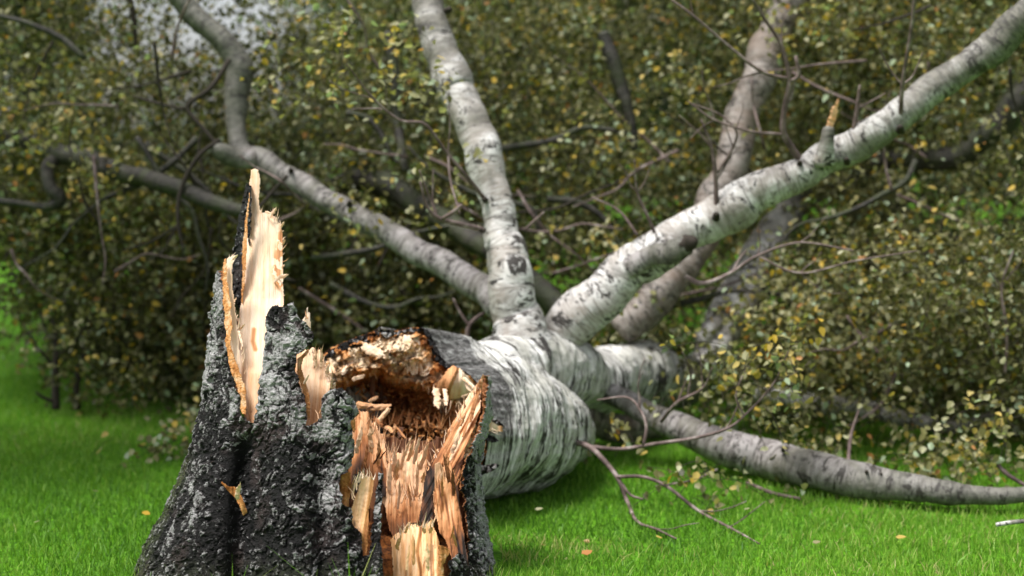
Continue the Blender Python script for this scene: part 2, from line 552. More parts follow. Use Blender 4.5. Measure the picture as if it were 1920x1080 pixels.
M = NT('twig_bark', .7, .3)
pos = M.n('TexCoord').outputs['Object']
M.col(M.ramp(M.noise(pos, 30, 3), [(.35, (.075, .05, .045)), (.55, (.16, .115, .105)), (.7, (.30, .25, .23))]))
M_TWIG = M.m
M = NT('dark_twig_bark', .8, .2)
M.col((.035, .028, .022, 1))
M_DTWIG = M.m


def leafmat(name, stops, trans=.42):
    M = NT(name, .5, .35)
    c = M.ramp(M.attr('tone'), stops, 'LINEAR')
    M.col(c)
    tr = M.n('BsdfTranslucent', {'Color': M.mix(1.0, c, (1.0, 1.1, .5), 'MULTIPLY')})
    mx = M.n('MixShader', {0: trans, 1: M.b.outputs[0], 2: tr.outputs[0]})
    M.t.links.new(mx.outputs[0], M.t.nodes['Material Output'].inputs[0])
    return M.m


M_LEAF = leafmat('autumn_birch_leaves', [(.0, (.050, .056, .020)), (.28, (.105, .108, .036)), (.50, (.20, .19, .07)), (.66, (.31, .30, .15)), (.80, (.47, .46, .29)), (.88, (.56, .38, .05)), (.94, (.52, .24, .08)), (1, (.34, .42, .27))])
M_FAR = leafmat('far_tree_leaves', [(0, (.020, .045, .018)), (.5, (.05, .085, .03)), (1, (.12, .14, .05))], .2)
M_GRASS = leafmat('grass_blades', [(0, (.055, .155, .018)), (.5, (.155, .33, .030)), (.85, (.28, .46, .06)), (1, (.44, .42, .17))], .35)

M = NT('lawn_turf', .9, .1)
pos = M.n('TexCoord').outputs['Object']
c = M.ramp(M.noise(pos, 1.3, 5, .6), [(.35, (.07, .20, .010)), (.6, (.12, .31, .015)), (.75, (.17, .35, .02))])
c = M.mix(M.ramp(M.noise(pos, 60, 3), [(.4, (0, 0, 0)), (.7, (1, 1, 1))]), c, (.03, .09, .008))
M.col(c); M.bump(M.noise(pos, 80, 4), .8, .02)
M_LAWN = M.m

# ------------------------------------------------------------------ ground
n = 90
gx = np.concatenate([-np.geomspace(300, 8, 18), np.linspace(-7, 7, 60), np.geomspace(8, 300, 18)])
gy = np.concatenate([[-30, -10], np.linspace(-3, 12, 70), np.geomspace(13, 450, 24)])


def ground_z(x, y):
    mound = .085 * np.exp(-(((x + .38) ** 2 + (y - 3.05) ** 2) / .20))
    return mound + .012 * fbm(np.stack([x * .9, y * .9, x * 0], -1), 2, 5) * (np.abs(y) < 40)


GX, GY = np.meshgrid(gx, gy)
V = np.stack([GX, GY, ground_z(GX, GY)], -1).reshape(-1, 3)
idx = np.arange(GX.size).reshape(GX.shape)
q = np.stack([idx[:-1, :-1], idx[:-1, 1:], idx[1:, 1:], idx[1:, :-1]], -1).reshape(-1, 4)
g = mesh_obj('ground', V, q, mat=M_LAWN); g['kind'] = 'structure'
g['label'] = 'bright green mown lawn under the fallen birch'


def blades(N, xy, hmin, hmax, wd, seed, toned=0.0, lean=.35):
    rg = np.random.default_rng(seed)
    x, y = xy[:, 0], xy[:, 1]
    z = ground_z(x, y) - .003
    hgt = rg.uniform(hmin, hmax, N)
    a = rg.uniform(0, 2 * math.pi, N)
    side = np.stack([np.cos(a), np.sin(a), a * 0], -1)
    l = rg.normal(0, lean, (N, 2))
    base = np.stack([x, y, z], -1)
    d1 = np.stack([l[:, 0] * .35, l[:, 1] * .35, np.full(N, .55)], -1) * hgt[:, None]
    d2 = np.stack([l[:, 0], l[:, 1], np.full(N, 1.0)], -1) * hgt[:, None]
    w = (wd * rg.uniform(.7, 1.3, N))[:, None] * side
    V = np.stack([base - w, base + w, base + d1 + w * .8, base + d1 - w * .8, base + d2 + w * .12, base + d2 - w * .12], 1).reshape(-1, 3)
    o = np.arange(N)[:, None] * 6
    q = np.concatenate([o + [0, 1, 2, 3], o + [3, 2, 4, 5]], 1).reshape(-1, 4)
    tone = np.clip(rg.normal(.5, .2, N) + toned, 0, .9)
    tone = np.where(rg.random(N) < .03, .97, tone)
    return V, q, np.repeat(tone, 2)


def field(N, d0, d1, seed, p=1.6):
    rg = np.random.default_rng(seed)
    d = d0 + (d1 - d0) * rg.random(N) ** p
    x = rg.uniform(-.40, .42, N) * (d + .3)
    return np.stack([x, d], -1)


xy = np.concatenate([field(150000, 2.75, 6.0, 1, 1.1), field(60000, 6, 11, 2, 1.3)])
xy = xy[((xy[:, 0] + .37) / .35) ** 2 + ((xy[:, 1] - 3.23) / .34) ** 2 > 1]
big = fbm(np.stack([xy[:, 0] * 1.5, xy[:, 1] * 1.5, xy[:, 0] * 0], -1), 3, 21)
V, q, tn = blades(len(xy), xy, .012, .032, .0014, 31)
worn = np.exp(-(((xy[:, 0] - .13) / .20) ** 2 + ((xy[:, 1] - 3.38) / .07) ** 2)) + .8 * np.exp(-(((xy[:, 0] + .02) / .10) ** 2 + ((xy[:, 1] - 3.22) / .05) ** 2))
dead = np.random.default_rng(8).random(len(xy)) < worn * .55
tn = np.where(np.repeat(dead, 2), .97, np.clip(tn + np.repeat(big, 2) * .35, 0, 1))
o = mesh_obj('grass', V, q, mat=M_GRASS, fattrs={'tone': tn}); o['kind'] = 'stuff'
o['label'] = 'short bright green lawn grass'; o['category'] = 'grass'

# ------------------------------------------------------------------ stump
DSC = 0.95                      # the stump stands a little in front of the fallen trunk
SO = (P(650, 1090, 3.4) * [1, 1, 0])
stump = empty('birch_stump', SO, 'tall jagged broken birch stump with dark cracked bark and torn pale orange wood', 'tree stump')

XLy = [300, 480, 560, 640, 740, 840, 930, 1000, 1080, 1150]
XLx = [434, 426, 417, 405, 390, 371, 333, 299, 266, 238]
XRy = [300, 700, 780, 830, 870, 920, 960, 1000, 1040, 1080, 1150]
XRx = [906, 906, 903, 891, 881, 884, 890, 897, 908, 921, 946]


def stump_grid(u0, u1, y0, y1, nu, step):
    U, PY = np.meshgrid(np.linspace(u0, u1, nu), np.arange(y0, y1, step))
    xl, xr = np.interp(PY, XLy, XLx), np.interp(PY, XRy, XRx)
    # the outline is wavy too
    xc, rw = (xl + xr) / 2, (xr - xl) / 2
    co, si = np.cos(math.pi * U), np.sin(math.pi * U)
    PX = xc - rw * co
    rm = rw * 3.3 / F
    D = 3.4 - rm * si
    # root flutes: valleys and ribs running down the stump
    def gs(x, c, w): return np.exp(-((x - c) / w) ** 2)
    low = sstep(780, 980, PY)
    val = np.interp(PY, [600, 800, 900, 1100], [470, 470, 462, 448])
    bul = -.09 * gs(PX, val, 22) * sstep(760, 900, PY) + .05 * gs(PX, np.interp(PY, [700, 1100], [545, 560]), 48) * sstep(650, 900, PY)
    bul += .035 * gs(PX, np.interp(PY, [700, 1100], [640, 640]), 26) + .05 * gs(PX, np.interp(PY, [700, 900, 1100], [410, 400, 350]), 34) * sstep(600, 900, PY)
    bul += -.03 * gs(PX, 600, 16) * low + .03 * gs(PX, 712, 18)
    x = U * math.pi * .31; z = PY / F * 3.3
    o3 = lambda a, b, k: np.stack([x * a, z * b, x * 0 + k], -1)
    wx = .022 * fbm(o3(26, 20, 0), 4, 2); wz = .022 * fbm(o3(26, 20, 5), 4, 3)
    fis = ridge(np.stack([(x + wx * .6) * 30, (z + wz) * 9, x * 0], -1), 4, 15)        # long upright ridges
    q = np.stack([(x + wx) * 62, (z + wz) * 40], -1)
    f1, f2, cid = voro(q, 3)
    vary = sstep(-.25, .3, fbm(o3(11, 11, 2), 2, 17))
    plate = sstep(.0, .22 + .25 * vary, f2 - f1)
    q2 = np.stack([(x + wx * .8) * 150, (z + wz * .8) * 170], -1)
    g1, g2, cid2 = voro(q2, 40)
    small = sstep(.0, .4, g2 - g1)
    n1 = .6 * ridge(o3(60, 50, 0), 5, 6) - .2 + .3 * fbm(o3(110, 110, 0), 3, 6)
    fc = facet(q + .15 * np.stack([n1, -n1], -1), 3); fc2 = facet(q2, 40)
    n2 = fbm(o3(9, 6, 0), 3, 7)
    peel = .5 + fbm(np.stack([x * 14, (z + wz * .5) * 38, x * 0], -1), 3, 23)      # papery sheets
    sil_zone = np.clip(sstep(960, 760, PY) * .9 + 1.1 * n2, 0, 1) * vary
    flute = ridge(np.stack([(x + wx * .8) * 11, (z + wz) * 2.4, x * 0], -1), 3, 27)
    disp = .012 * np.clip(flute, -1.2, 1) + (.0035 * plate + .0060 * fc * plate + .010 * np.clip(fis, -1, 1) + .0032 * fc2) * (1 - .5 * sil_zone) + .0040 * n1 + .012 * n2 + .007 * peel * sil_zone
    h = np.clip(.12 + .12 * flute + .30 * plate * (.4 + .8 * cid) + .22 * fis + .22 * fc * plate + .12 * fc2 + .26 * n1 + .30 * peel * sil_zone, 0, 1)
    n3 = fbm(o3(20, 13, 7), 3, 37)
    silver = np.clip(-.02 + .44 * sstep(930, 740, PY) + .75 * n2 + .8 * n3 + .30 * (cid - .5) + .25 * sil_zone, 0, 1)
    def gs(x, c, w): return np.exp(-((x - c) / w) ** 2)
    silver = np.clip(silver + .30 * gs(PX, 640, 26) * sstep(780, 860, PY) + .50 * sstep(855, 885, PX) - .20 * gs(PX, 530, 70) * sstep(860, 940, PY), 0, 1)
    moss = sstep(.14, .02, U) * sstep(830, 900, PY) * 1.0 + .25 * sstep(1030, 1090, PY)
    tot = disp + bul * 1.0
    PXd = PX - co * disp * F / 3.3
    PYd = PY
    Dd = D - si * tot
    return PXd, PYd, Dd, PX, PY, D - si * bul, co, si, {'h': h, 'silver': silver, 'moss': moss}


def bark_part(name, poly, u0=0, u1=1, y0=470, y1=1150, nu=620, step=1.25, thick=.02, rag=5, seed=0):
    PXd, PYd, Dd, PX, PY, D, co, si, at = stump_grid(u0, u1, y0, y1, nu, step)
    m = ragged(PX, PY, poly, rag, 18, seed) if poly is not None else np.ones(PX.shape, bool)
    t = thick * (1 + .5 * fbm(np.stack([PX / 30, PY / 30, PX * 0], -1), 2, 8))
    back = (PXd + co * t * sstep(.8, 1, np.abs(co)) * F / 3.3, PY, Dd + np.maximum(si, .12) * t * 1.3)
    return grid_sheet(PXd, PYd, Dd, m, back, name, M_BARK, stump, at, SO)


BARK = [(380, 474), (412, 480), (424, 478), (420, 492), (429, 560), (433, 610), (430, 640), (437, 680), (448, 708), (458, 730), (457, 772), (470, 786), (483, 794), (489, 762), (494, 718), (499, 682), (500, 650),
        (504, 592), (511, 579), (521, 571), (533, 577), (545, 569), (556, 563), (561, 575), (560, 590), (574, 600), (590, 622), (592, 642), (577, 654), (560, 667), (558, 688), (566, 710), (577, 748), (580, 770), (579, 797), (589, 796),
        (602, 780), (606, 748), (613, 735), (625, 726), (640, 726), (652, 737), (666, 757), (671, 777), (657, 790), (664, 822), (663, 850), (657, 874), (640, 888), (637, 908), (641, 944), (657, 953), (662, 985), (674, 1001), (677, 1043), (686, 1041),
        (692, 985), (696, 950), (704, 884), (716, 889), (722, 905), (722, 930), (728, 960), (731, 1000), (738, 1080), (745, 1160), (150, 1160), (150, 474)]
bark_part('bark', BARK, u0=-.12, u1=.62, nu=560)
PB = [(903, 703), (960, 703), (1000, 1160), (842, 1160), (834, 1085), (829, 1055), (845, 1032), (866, 1056), (868, 1010), (862, 960), (857, 905), (862, 872), (870, 842), (886, 802), (897, 770), (900, 740)]
bark_part('bark', PB, u0=.60, u1=1.10, y0=698, nu=420, thick=.007, seed=5)['label'] = 'narrow grey bark strip up the right edge'
# the far side of the stump, seen only from round the back
bark_part('bark', None, u0=1.02, u1=1.96, y0=880, y1=1150, nu=300, step=2.5)['label'] = 'low bark wall at the back'


def lerpd(pts):                                   # depth from rows
    ys, ds = zip(*pts)
    return lambda PX, PY: np.interp(PY, ys, ds)


# --- the tall pale plank with its spike
SP = [(470, 318), (476, 316), (485, 318), (488, 330), (488, 352), (486, 372), (488, 393), (493, 399), (500, 398), (507, 398), (517, 390), (512, 405), (519, 408), (522, 418), (530, 419), (528, 430), (531, 440), (531, 470), (530, 498), (532, 512),
      (531, 530), (533, 560), (531, 580), (530, 640), (520, 820), (470, 820), (440, 730), (425, 700), (428, 640), (440, 620), (447, 600), (452, 560), (456, 520), (460, 470), (462, 430), (466, 380), (468, 340)]
dplank = lambda PX, PY: np.interp(PY, [300, 400, 560, 700, 830], [3.50, 3.47, 3.37, 3.24, 3.16]) + .02 * np.clip((PX - 495) / 60, -1, 1) ** 2 + .012 * pn(np.stack([PX / 40, PY / 110, PX * 0], -1), 3)


def plankrot(PX, PY):
    r = .11 + .10 * np.maximum(streak(PX, PY, 0, 5, 7), 0)
    r = r + .34 * sstep(16, 2, polydist(PX, PY, [(530, 440), (524, 480), (519, 510), (524, 535)], False)) * (fbm(np.stack([PX / 9, PY / 14, PX * 0], -1), 3, 4) > -.12)
    r = r + .14 * sstep(640, 790, PY)
    r = r + .38 * sstep(7, 1, polydist(PX, PY, [(476, 618), (474, 640), (479, 655)], False))
    r = r + .30 * sstep(5, 0, polydist(PX, PY, [(450, 570), (455, 545), (458, 500)], False))
    return r


wood('torn_plank', SP, dplank, stump, SO, M_WOOD, thick=.035, amp=.003, rag=1.6, yjag=1.5, seed=3, step=1.1, rotfn=plankrot, fib=60)['label'] = 'tall pale cream plank of torn wood ending in a thin spike'
PB2 = [(463, 340), (459, 352), (452, 385), (446, 410), (443, 435), (437, 465), (434, 480), (432, 500), (436, 520), (433, 545), (444, 570), (452, 588), (462, 560), (468, 470), (472, 400), (472, 350)]


def slab_bark(name, poly, dep, seed=0, thick=.02, slope=0.0, sil=.35, h0=.12, step=1.2, rag=3, parent=None, org=None):
    PX, PY = raster(poly, step)
    D = dep(PX, PY) if callable(dep) else np.full(PX.shape, float(dep))
    q = np.stack([PX / 14, PY / 22], -1) + .5 * np.stack([fbm(np.stack([PX / 20, PY / 20, PX * 0], -1), 3, 1), fbm(np.stack([PX / 20, PY / 20, PX * 0 + 4], -1), 3, 2)], -1)
    f1, f2, cid = voro(q, seed)
    n1 = fbm(np.stack([PX / 11, PY / 11, PX * 0 + seed], -1), 4, 6)
    pl = sstep(.03, .35, f2 - f1)
    m = ragged(PX, PY, poly, rag, 8, seed)
    at = {'h': np.clip(h0 + .5 * pl + .3 * n1, 0, 1), 'silver': np.clip(sil + .6 * fbm(np.stack([PX / 40, PY / 40, PX * 0], -1), 2, seed), 0, 1), 'moss': PX * 0}
    disp = .007 * pl + .006 * n1
    return grid_sheet(PX, PY, D - disp, m, (PX, PY, D + thick), name, M_BARK, parent or stump, at, SO if org is None else org)


slab_bark('bark', PB2, lambda X, Y: 3.47 + (470 - X) * .0022 - (Y - 340) * .0003, 2, sil=.1)['label'] = 'strip of black bark behind the pale spike'
OR1 = [(470, 344), (467, 360), (461, 400), (456, 440), (453, 480), (453, 520), (452, 560), (455, 590), (457, 560), (461, 520), (463, 470), (465, 420), (468, 380), (470, 350)]
wood('inner_bark', OR1, lambda X, Y: 3.43 + (468 - X) * .002 - (Y - 340) * .0004, stump, SO, M_ROT, thick=.02, rot=.38, amp=.003, rag=2, yjag=0, seed=8)['label'] = 'orange inner bark beside the pale spike'
LS = [(425, 484), (430, 481), (436, 480), (444, 476), (440, 486), (436, 500), (437, 540), (441, 575), (446, 610), (449, 650), (452, 720), (445, 712), (436, 690), (430, 640), (430, 600), (426, 550), (421, 510)]
wood('torn_plank', LS, lerpd([(480, 3.33), (740, 3.19)]), stump, SO, M_WOOD, thick=.02, rot=.12, amp=.003, rag=1.5, yjag=2, seed=12)['label'] = 'narrow pale torn strip left of the spike'
OL = [(418, 486), (424, 482), (427, 520), (432, 560), (436, 610), (434, 640), (439, 668), (454, 705), (463, 735), (462, 780), (452, 775), (448, 740), (432, 700), (424, 660), (420, 600), (416, 540)]
wood('inner_bark', OL, lerpd([(480, 3.31), (640, 3.22), (790, 3.155)]), stump, SO, M_ROT, thick=.006, rot=.40, amp=.002, rag=4, yjag=0, seed=14, rotfn=lambda X, Y: .36 + .25 * fbm(np.stack([X / 8, Y / 14, X * 0], -1), 3, 6))['label'] = 'orange inner bark along the left notch'
# second notch
W2 = [(556, 664), (570, 652), (577, 657), (586, 650), (594, 658), (600, 653), (603, 668), (609, 682), (613, 685), (616, 700), (622, 712), (618, 740), (612, 770), (600, 800), (585, 830), (565, 820), (562, 740), (552, 700)]
wood('torn_plank', W2, lerpd([(650, 3.26), (820, 3.12)]), stump, SO, M_WOOD, thick=.05, rot=.20, amp=.004, rag=1.5, yjag=3, seed=21, lean=-.08,
     rotfn=lambda X, Y: .17 + .16 * sstep(690, 800, Y) + .15 * sstep(574, 560, X))['label'] = 'reddish torn wood in the middle notch'
wood('torn_plank', [(566, 612), (563, 604), (568, 597), (574, 592), (574, 577), (578, 576), (579, 585), (583, 586), (582, 600), (584, 606), (582, 640), (560, 640)], 3.2, stump, SO, M_WOOD, thick=.02, rot=.06, amp=.002, rag=1, yjag=1, seed=22)['label'] = 'small pale tip above the middle bark'
wood('inner_bark', [(557, 672), (572, 658), (580, 652), (578, 662), (570, 672), (566, 690), (572, 710), (582, 745), (582, 790), (574, 780), (566, 730), (556, 700)], lerpd([(650, 3.16), (800, 3.09)]), stump, SO, M_ROT, thick=.02, rot=.36, amp=.003, rag=2, yjag=0, seed=23)['label'] = 'tan inner bark curling over the middle notch'

# --- the hollow on the right
W3 = [(648, 840), (690, 815), (740, 822), (800, 828), (842, 815), (872, 850), (888, 1000), (890, 1160), (670, 1160), (645, 960)]
wood('hollow_wall', W3, lambda X, Y: 3.50 - .06 * ((X - 760) / 110) ** 2 + (Y - 1000) * -.0002, stump, SO, M_WOOD, thick=.03, rot=.74, amp=.008, rag=8, yjag=14, seed=31)['label'] = 'dark rotten back wall of the hollow'
W5 = [(657, 795), (663, 772), (671, 766), (680, 774), (690, 770), (697, 792), (706, 795), (712, 812), (721, 815), (725, 850), (724, 930), (700, 960), (672, 935), (652, 900), (655, 850)]


def w5rot(X, Y):
    return .30 + .3 * np.maximum(streak(X, Y, 0, 8, 5), 0) + .40 * sstep(9, 1, np.abs(X - np.interp(Y, [780, 840, 900], [679, 682, 670])) * .5) * sstep(800, 840, Y) + .35 * sstep(840, 900, Y)


wood('torn_plank', W5, lerpd([(760, 3.46), (960, 3.33)]), stump, SO, M_WOOD, thick=.04, amp=.006, rag=2, yjag=8, seed=33, rotfn=w5rot)['label'] = 'brown streaked torn wood at the left of the hollow'
W4 = [(722, 950), (724, 900), (727, 850), (732, 846), (738, 853), (745, 848), (755, 850), (757, 858), (762, 840), (768, 820), (771, 822), (767, 850), (776, 827), (781, 822), (777, 848), (784, 823), (789, 824), (785, 850), (793, 842), (802, 830), (804, 850), (800, 880), (794, 935), (788, 980), (768, 984), (757, 1000), (738, 1012), (728, 990)]
wood('torn_plank', W4, lerpd([(820, 3.43), (1010, 3.30)]), stump, SO, M_WOOD, thick=.05, amp=.007, rag=1.5, yjag=4, seed=35, fib=55,
     rotfn=lambda X, Y: .24 + .20 * np.maximum(streak(X, Y, 0, 6, 4), 0) + .45 * sstep(930, 1000, Y) + .12 * sstep(790, 800, X))['label'] = 'row of pinkish torn upright fibres in the hollow'
W4b = [(697, 860), (700, 836), (708, 830), (712, 840), (720, 838), (724, 852), (730, 900), (726, 960), (705, 930), (696, 900)]
wood('torn_plank', W4b, lerpd([(820, 3.42), (960, 3.34)]), stump, SO, M_WOOD, thick=.03, rot=.28, amp=.005, rag=1.5, yjag=5, seed=36)
P1 = [(899, 712), (893, 722), (880, 738), (868, 758), (858, 775), (846, 795), (833, 818), (829, 838), (820, 842), (808, 866), (799, 884), (795, 905), (790, 945), (782, 980), (806, 984), (812, 975), (812, 930), (824, 905), (838, 880), (858, 905), (866, 872), (874, 842), (890, 802), (901, 772), (903, 740)]


def postrot(X, Y):
    t = (X - np.interp(Y, [720, 880, 980], [888, 800, 784])) / 60
    r = .22 + .38 * sstep(.35, .12, np.abs(t - .22)) * sstep(800, 860, Y) * .9
    r = r + .25 * sstep(.55, .9, t) - .08 * sstep(.1, .0, np.abs(t - .5))
    r = r + .42 * np.maximum(streak(X, Y, -.55, 3, 6), 0)
    return r + (.34 + .3 * fbm(np.stack([X / 6, Y / 40, X * 0], -1), 3, 9)) * sstep(868, 885, Y) * sstep(832, 822, X)


wood('torn_post', P1, lerpd([(700, 3.50), (860, 3.36), (1000, 3.24)]), stump, SO, M_WOOD, thick=.07, amp=.007, rag=2, yjag=3, seed=41, lean=-.55, fib=60, rotfn=postrot)['label'] = 'leaning post of streaked grey and orange torn wood'
W6 = [(834, 852), (838, 850), (842, 862), (850, 880), (858, 900), (864, 960), (872, 1010), (880, 1060), (880, 1090), (850, 1060), (838, 1024), (824, 1000), (814, 960), (816, 930), (822, 905), (829, 880)]
wood('torn_post', W6, lerpd([(850, 3.30), (1090, 3.17)]), stump, SO, M_WOOD, thick=.06, amp=.008, rag=2, yjag=4, seed=43, fib=50,
     rotfn=lambda X, Y: .46 + .38 * streak(X, Y, .15, 4, 5) + .2 * sstep(850, 866, X) + .25 * sstep(960, 1050, Y))['label'] = 'dark weathered shard of wood beside the bark edge'
wood('torn_plank', [(814, 870), (824, 866), (832, 880), (836, 900), (826, 925), (816, 960), (811, 940), (815, 905)], 3.27, stump, SO, M_WOOD, thick=.02, rot=.3, amp=.004, rag=2, seed=44)
# lower blocks
W7 = [(732, 1012), (738, 1003), (748, 998), (751, 1002), (757, 990), (768, 978), (773, 984), (780, 982), (788, 986), (794, 977), (797, 984), (808, 975), (813, 977), (815, 990), (823, 1010), (827, 1030), (824, 1050), (822, 1080), (830, 1160), (742, 1160), (736, 1060)]
wood('torn_block', W7, lambda X, Y: np.interp(Y, [980, 1160], [3.20, 3.03]) + .03 * ((X - 780) / 45) ** 2, stump, SO, M_YEL, thick=.08, amp=.009, rag=2, yjag=3, seed=51, fib=40, rotfn=lambda X, Y: .13 + .30 * np.maximum(streak(X, Y, 0, 9, 5), 0) + .5 * sstep(5, 1, np.abs(X - 786 - 3 * np.sin(Y / 14))) + .2 * sstep(815, 826, X))['label'] = 'yellow block of torn sapwood low in the front'
wood('inner_bark', [(821, 1020), (828, 1022), (840, 1026), (846, 1033), (838, 1046), (832, 1060), (836, 1100), (842, 1160), (826, 1160), (822, 1100), (820, 1060)], 3.1, stump, SO, M_ROT, thick=.03, rot=.44, amp=.006, rag=3, yjag=0, seed=52)['label'] = 'rust red inner bark beside the yellow block'
W8 = [(676, 900), (678, 887), (682, 893), (688, 890), (693, 894), (700, 892), (702, 900), (699, 925), (692, 960), (692, 990), (688, 1050), (676, 1052), (674, 1010), (658, 990), (656, 960), (668, 925)]
wood('torn_block', W8, lerpd([(880, 3.07), (1050, 3.02)]), stump, SO, M_YEL, thick=.04, amp=.005, rag=1.5, yjag=4, seed=53, lean=-.18, rotfn=lambda X, Y: .10 + .38 * sstep(0, 5, X - np.interp(Y, [890, 960, 1040], [693, 684, 674])))['label'] = 'thin yellow wedge of wood between two bark ridges'
wood('inner_bark', [(638, 892), (648, 886), (658, 882), (659, 905), (655, 955), (640, 948), (633, 920)], 3.05, stump, SO, M_ROT, thick=.02, rot=.40, amp=.005, rag=3, yjag=2, seed=54)['label'] = 'orange patch of inner bark on the middle ridge'
wood('inner_bark', [(650, 782), (662, 778), (668, 790), (666, 812), (654, 808)], 3.12, stump, SO, M_ROT, thick=.02, rot=.45, amp=.003, rag=2, yjag=0, seed=55)
wood('inner_bark', [(412, 903), (418, 903), (430, 912), (440, 912), (452, 925), (460, 945), (464, 962), (456, 968), (450, 955), (442, 935), (428, 922)], lambda X, Y: 3.07 + 0 * X, stump, SO, M_ROT, thick=.015, rot=.50, amp=.004, rag=2, yjag=0, seed=56)['label'] = 'rusty bark flake stuck in the left hollow'
splinter('splinter', (447, 935, 3.06), (447, 905, 3.04), 9, M_WOOD, stump, SO, .12, seed=77)
# a burr on the middle ridge
slab_bark('bark_burr', [(622, 762), (632, 757), (648, 760), (660, 766), (667, 778), (655, 788), (640, 790), (627, 783)], lambda X, Y: 3.06 + .00006 * ((X - 645) ** 2 + (Y - 772) ** 2), 9, sil=.9, thick=.03)

aa, qq = np.meshgrid(np.linspace(0, 2 * math.pi, 121), np.linspace(0, 1, 40))
fx, fy = SO[0] + .05 + .27 * qq * np.cos(aa), 3.2 + .27 * qq * np.sin(aa)
fz = .125 + .03 * fbm(np.stack([fx * 25, fy * 25, fx * 0], -1), 4, 3) - .09 * (qq > .97)
idx = np.arange(fx.size).reshape(fx.shape)
q = np.stack([idx[:-1, :-1], idx[:-1, 1:], idx[1:, 1:], idx[1:, :-1]], -1).reshape(-1, 4)
mesh_obj('rotten_floor', np.stack([fx, fy, fz], -1).reshape(-1, 3), q[:, ::-1], mat=M_ROT, parent=stump, attrs={'rot': np.full(fx.size, .68)}, org=SO)

SPL = [  # px,py,d -> px,py,d, width, rot
    ((512, 400, 3.46), (518, 389, 3.45), 5, .08), ((527, 425, 3.46), (533, 416, 3.44), 4, .05), ((529, 460, 3.44), (534, 450, 3.42), 4, .1),
    ((522, 522, 3.40), (539, 511, 3.36), 6, .06), ((513, 530, 3.39), (530, 519, 3.35), 5, .05), ((528, 503, 3.41), (534, 496, 3.39), 4, .1),
    ((446, 597, 3.30), (451, 622, 3.28), 4, .1), ((436, 486, 3.32), (446, 477, 3.29), 5, .05), ((452, 618, 3.27), (458, 608, 3.24), 3, .2), ((447, 620, 3.25), (455, 650, 3.23), 5, .05),
    ((498, 397, 3.46), (508, 400, 3.44), 4, .1),
    ((612, 706, 3.2), (614, 680, 3.19), 6, .1), ((601, 690, 3.2), (600, 655, 3.19), 6, .14), ((622, 728, 3.2), (622, 712, 3.18), 4, .02), ((592, 690, 3.2), (588, 656, 3.2), 7, .15), ((570, 720, 3.1), (578, 700, 3.09), 4, .08), ((627, 728, 3.14), (629, 716, 3.13), 4, .04),
    ((660, 935, 3.05), (668, 886, 3.03), 4, .1), ((652, 940, 3.09), (662, 895, 3.05), 3, .2), ((672, 905, 3.05), (679, 884, 3.05), 4, .05), ((655, 915, 3.1), (663, 905, 3.05), 3, .15),
    ((752, 880, 3.37), (769, 818, 3.34), 6, .08), ((764, 865, 3.37), (776, 828, 3.33), 6, .16), ((775, 870, 3.36), (790, 822, 3.33), 6, .12), ((786, 880, 3.37), (802, 832, 3.33), 8, .14), ((735, 880, 3.38), (737, 846, 3.36), 9, .12), ((742, 900, 3.36), (745, 860, 3.33), 8, .2), ((728, 940, 3.36), (731, 870, 3.34), 8, .15), ((760, 930, 3.33), (757, 862, 3.34), 6, .22), ((781, 930, 3.34), (784, 865, 3.32), 6, .2), ((746, 955, 3.33), (750, 900, 3.30), 5, .1), ((770, 950, 3.32), (768, 905, 3.30), 5, .3),
    ((668, 850, 3.37), (674, 800, 3.36), 9, .14), ((694, 850, 3.38), (697, 795, 3.36), 10, .2), ((709, 870, 3.38), (711, 825, 3.35), 8, .3), ((687, 880, 3.36), (686, 835, 3.35), 7, .55), ((676, 830, 3.37), (679, 772, 3.4), 7, .28),
    ((700, 870, 3.34), (716, 845, 3.30), 3, .8), ((712, 860, 3.35), (722, 843, 3.30), 2.5, .85),
    ((842, 905, 3.25), (835, 852, 3.24), 8, .6), ((850, 930, 3.24), (846, 880, 3.22), 6, .65), ((828, 930, 3.22), (830, 890, 3.21), 5, .42), ((845, 1010, 3.16), (853, 985, 3.12), 4, .3), ((856, 1025, 3.15), (846, 998, 3.12), 4, .32), ((790, 905, 3.28), (797, 885, 3.26), 5, .3),
    ((833, 826, 3.36), (838, 812, 3.33), 4, .3), ((862, 800, 3.38), (874, 772, 3.38), 6, .3), ((880, 790, 3.4), (893, 735, 3.42), 8, .42), ((848, 850, 3.34), (862, 808, 3.34), 7, .12), ((868, 820, 3.36), (884, 775, 3.38), 5, .36),
    ((900, 735, 3.48), (903, 704, 3.46), 10, .25), ((893, 745, 3.46), (897, 715, 3.45), 6, .4),
    ((758, 1000, 3.12), (768, 977, 3.10), 6, .1), ((797, 1000, 3.12), (795, 976, 3.1), 7, .08), ((807, 1000, 3.12), (810, 974, 3.1), 7, .12), ((745, 1030, 3.1), (750, 1004, 3.08), 8, .15), ((775, 1060, 3.06), (777, 1000, 3.06), 6, .25), ((762, 1070, 3.05), (764, 1020, 3.05), 5, .1), ((802, 1070, 3.05), (803, 1015, 3.05), 6, .12),
]
for i, (a, b, w, r) in enumerate(SPL):
    splinter('splinter', a, b, w, M_YEL if 740 < a[0] < 815 and a[1] > 995 else M_WOOD, stump, SO, r, seed=100 + i)

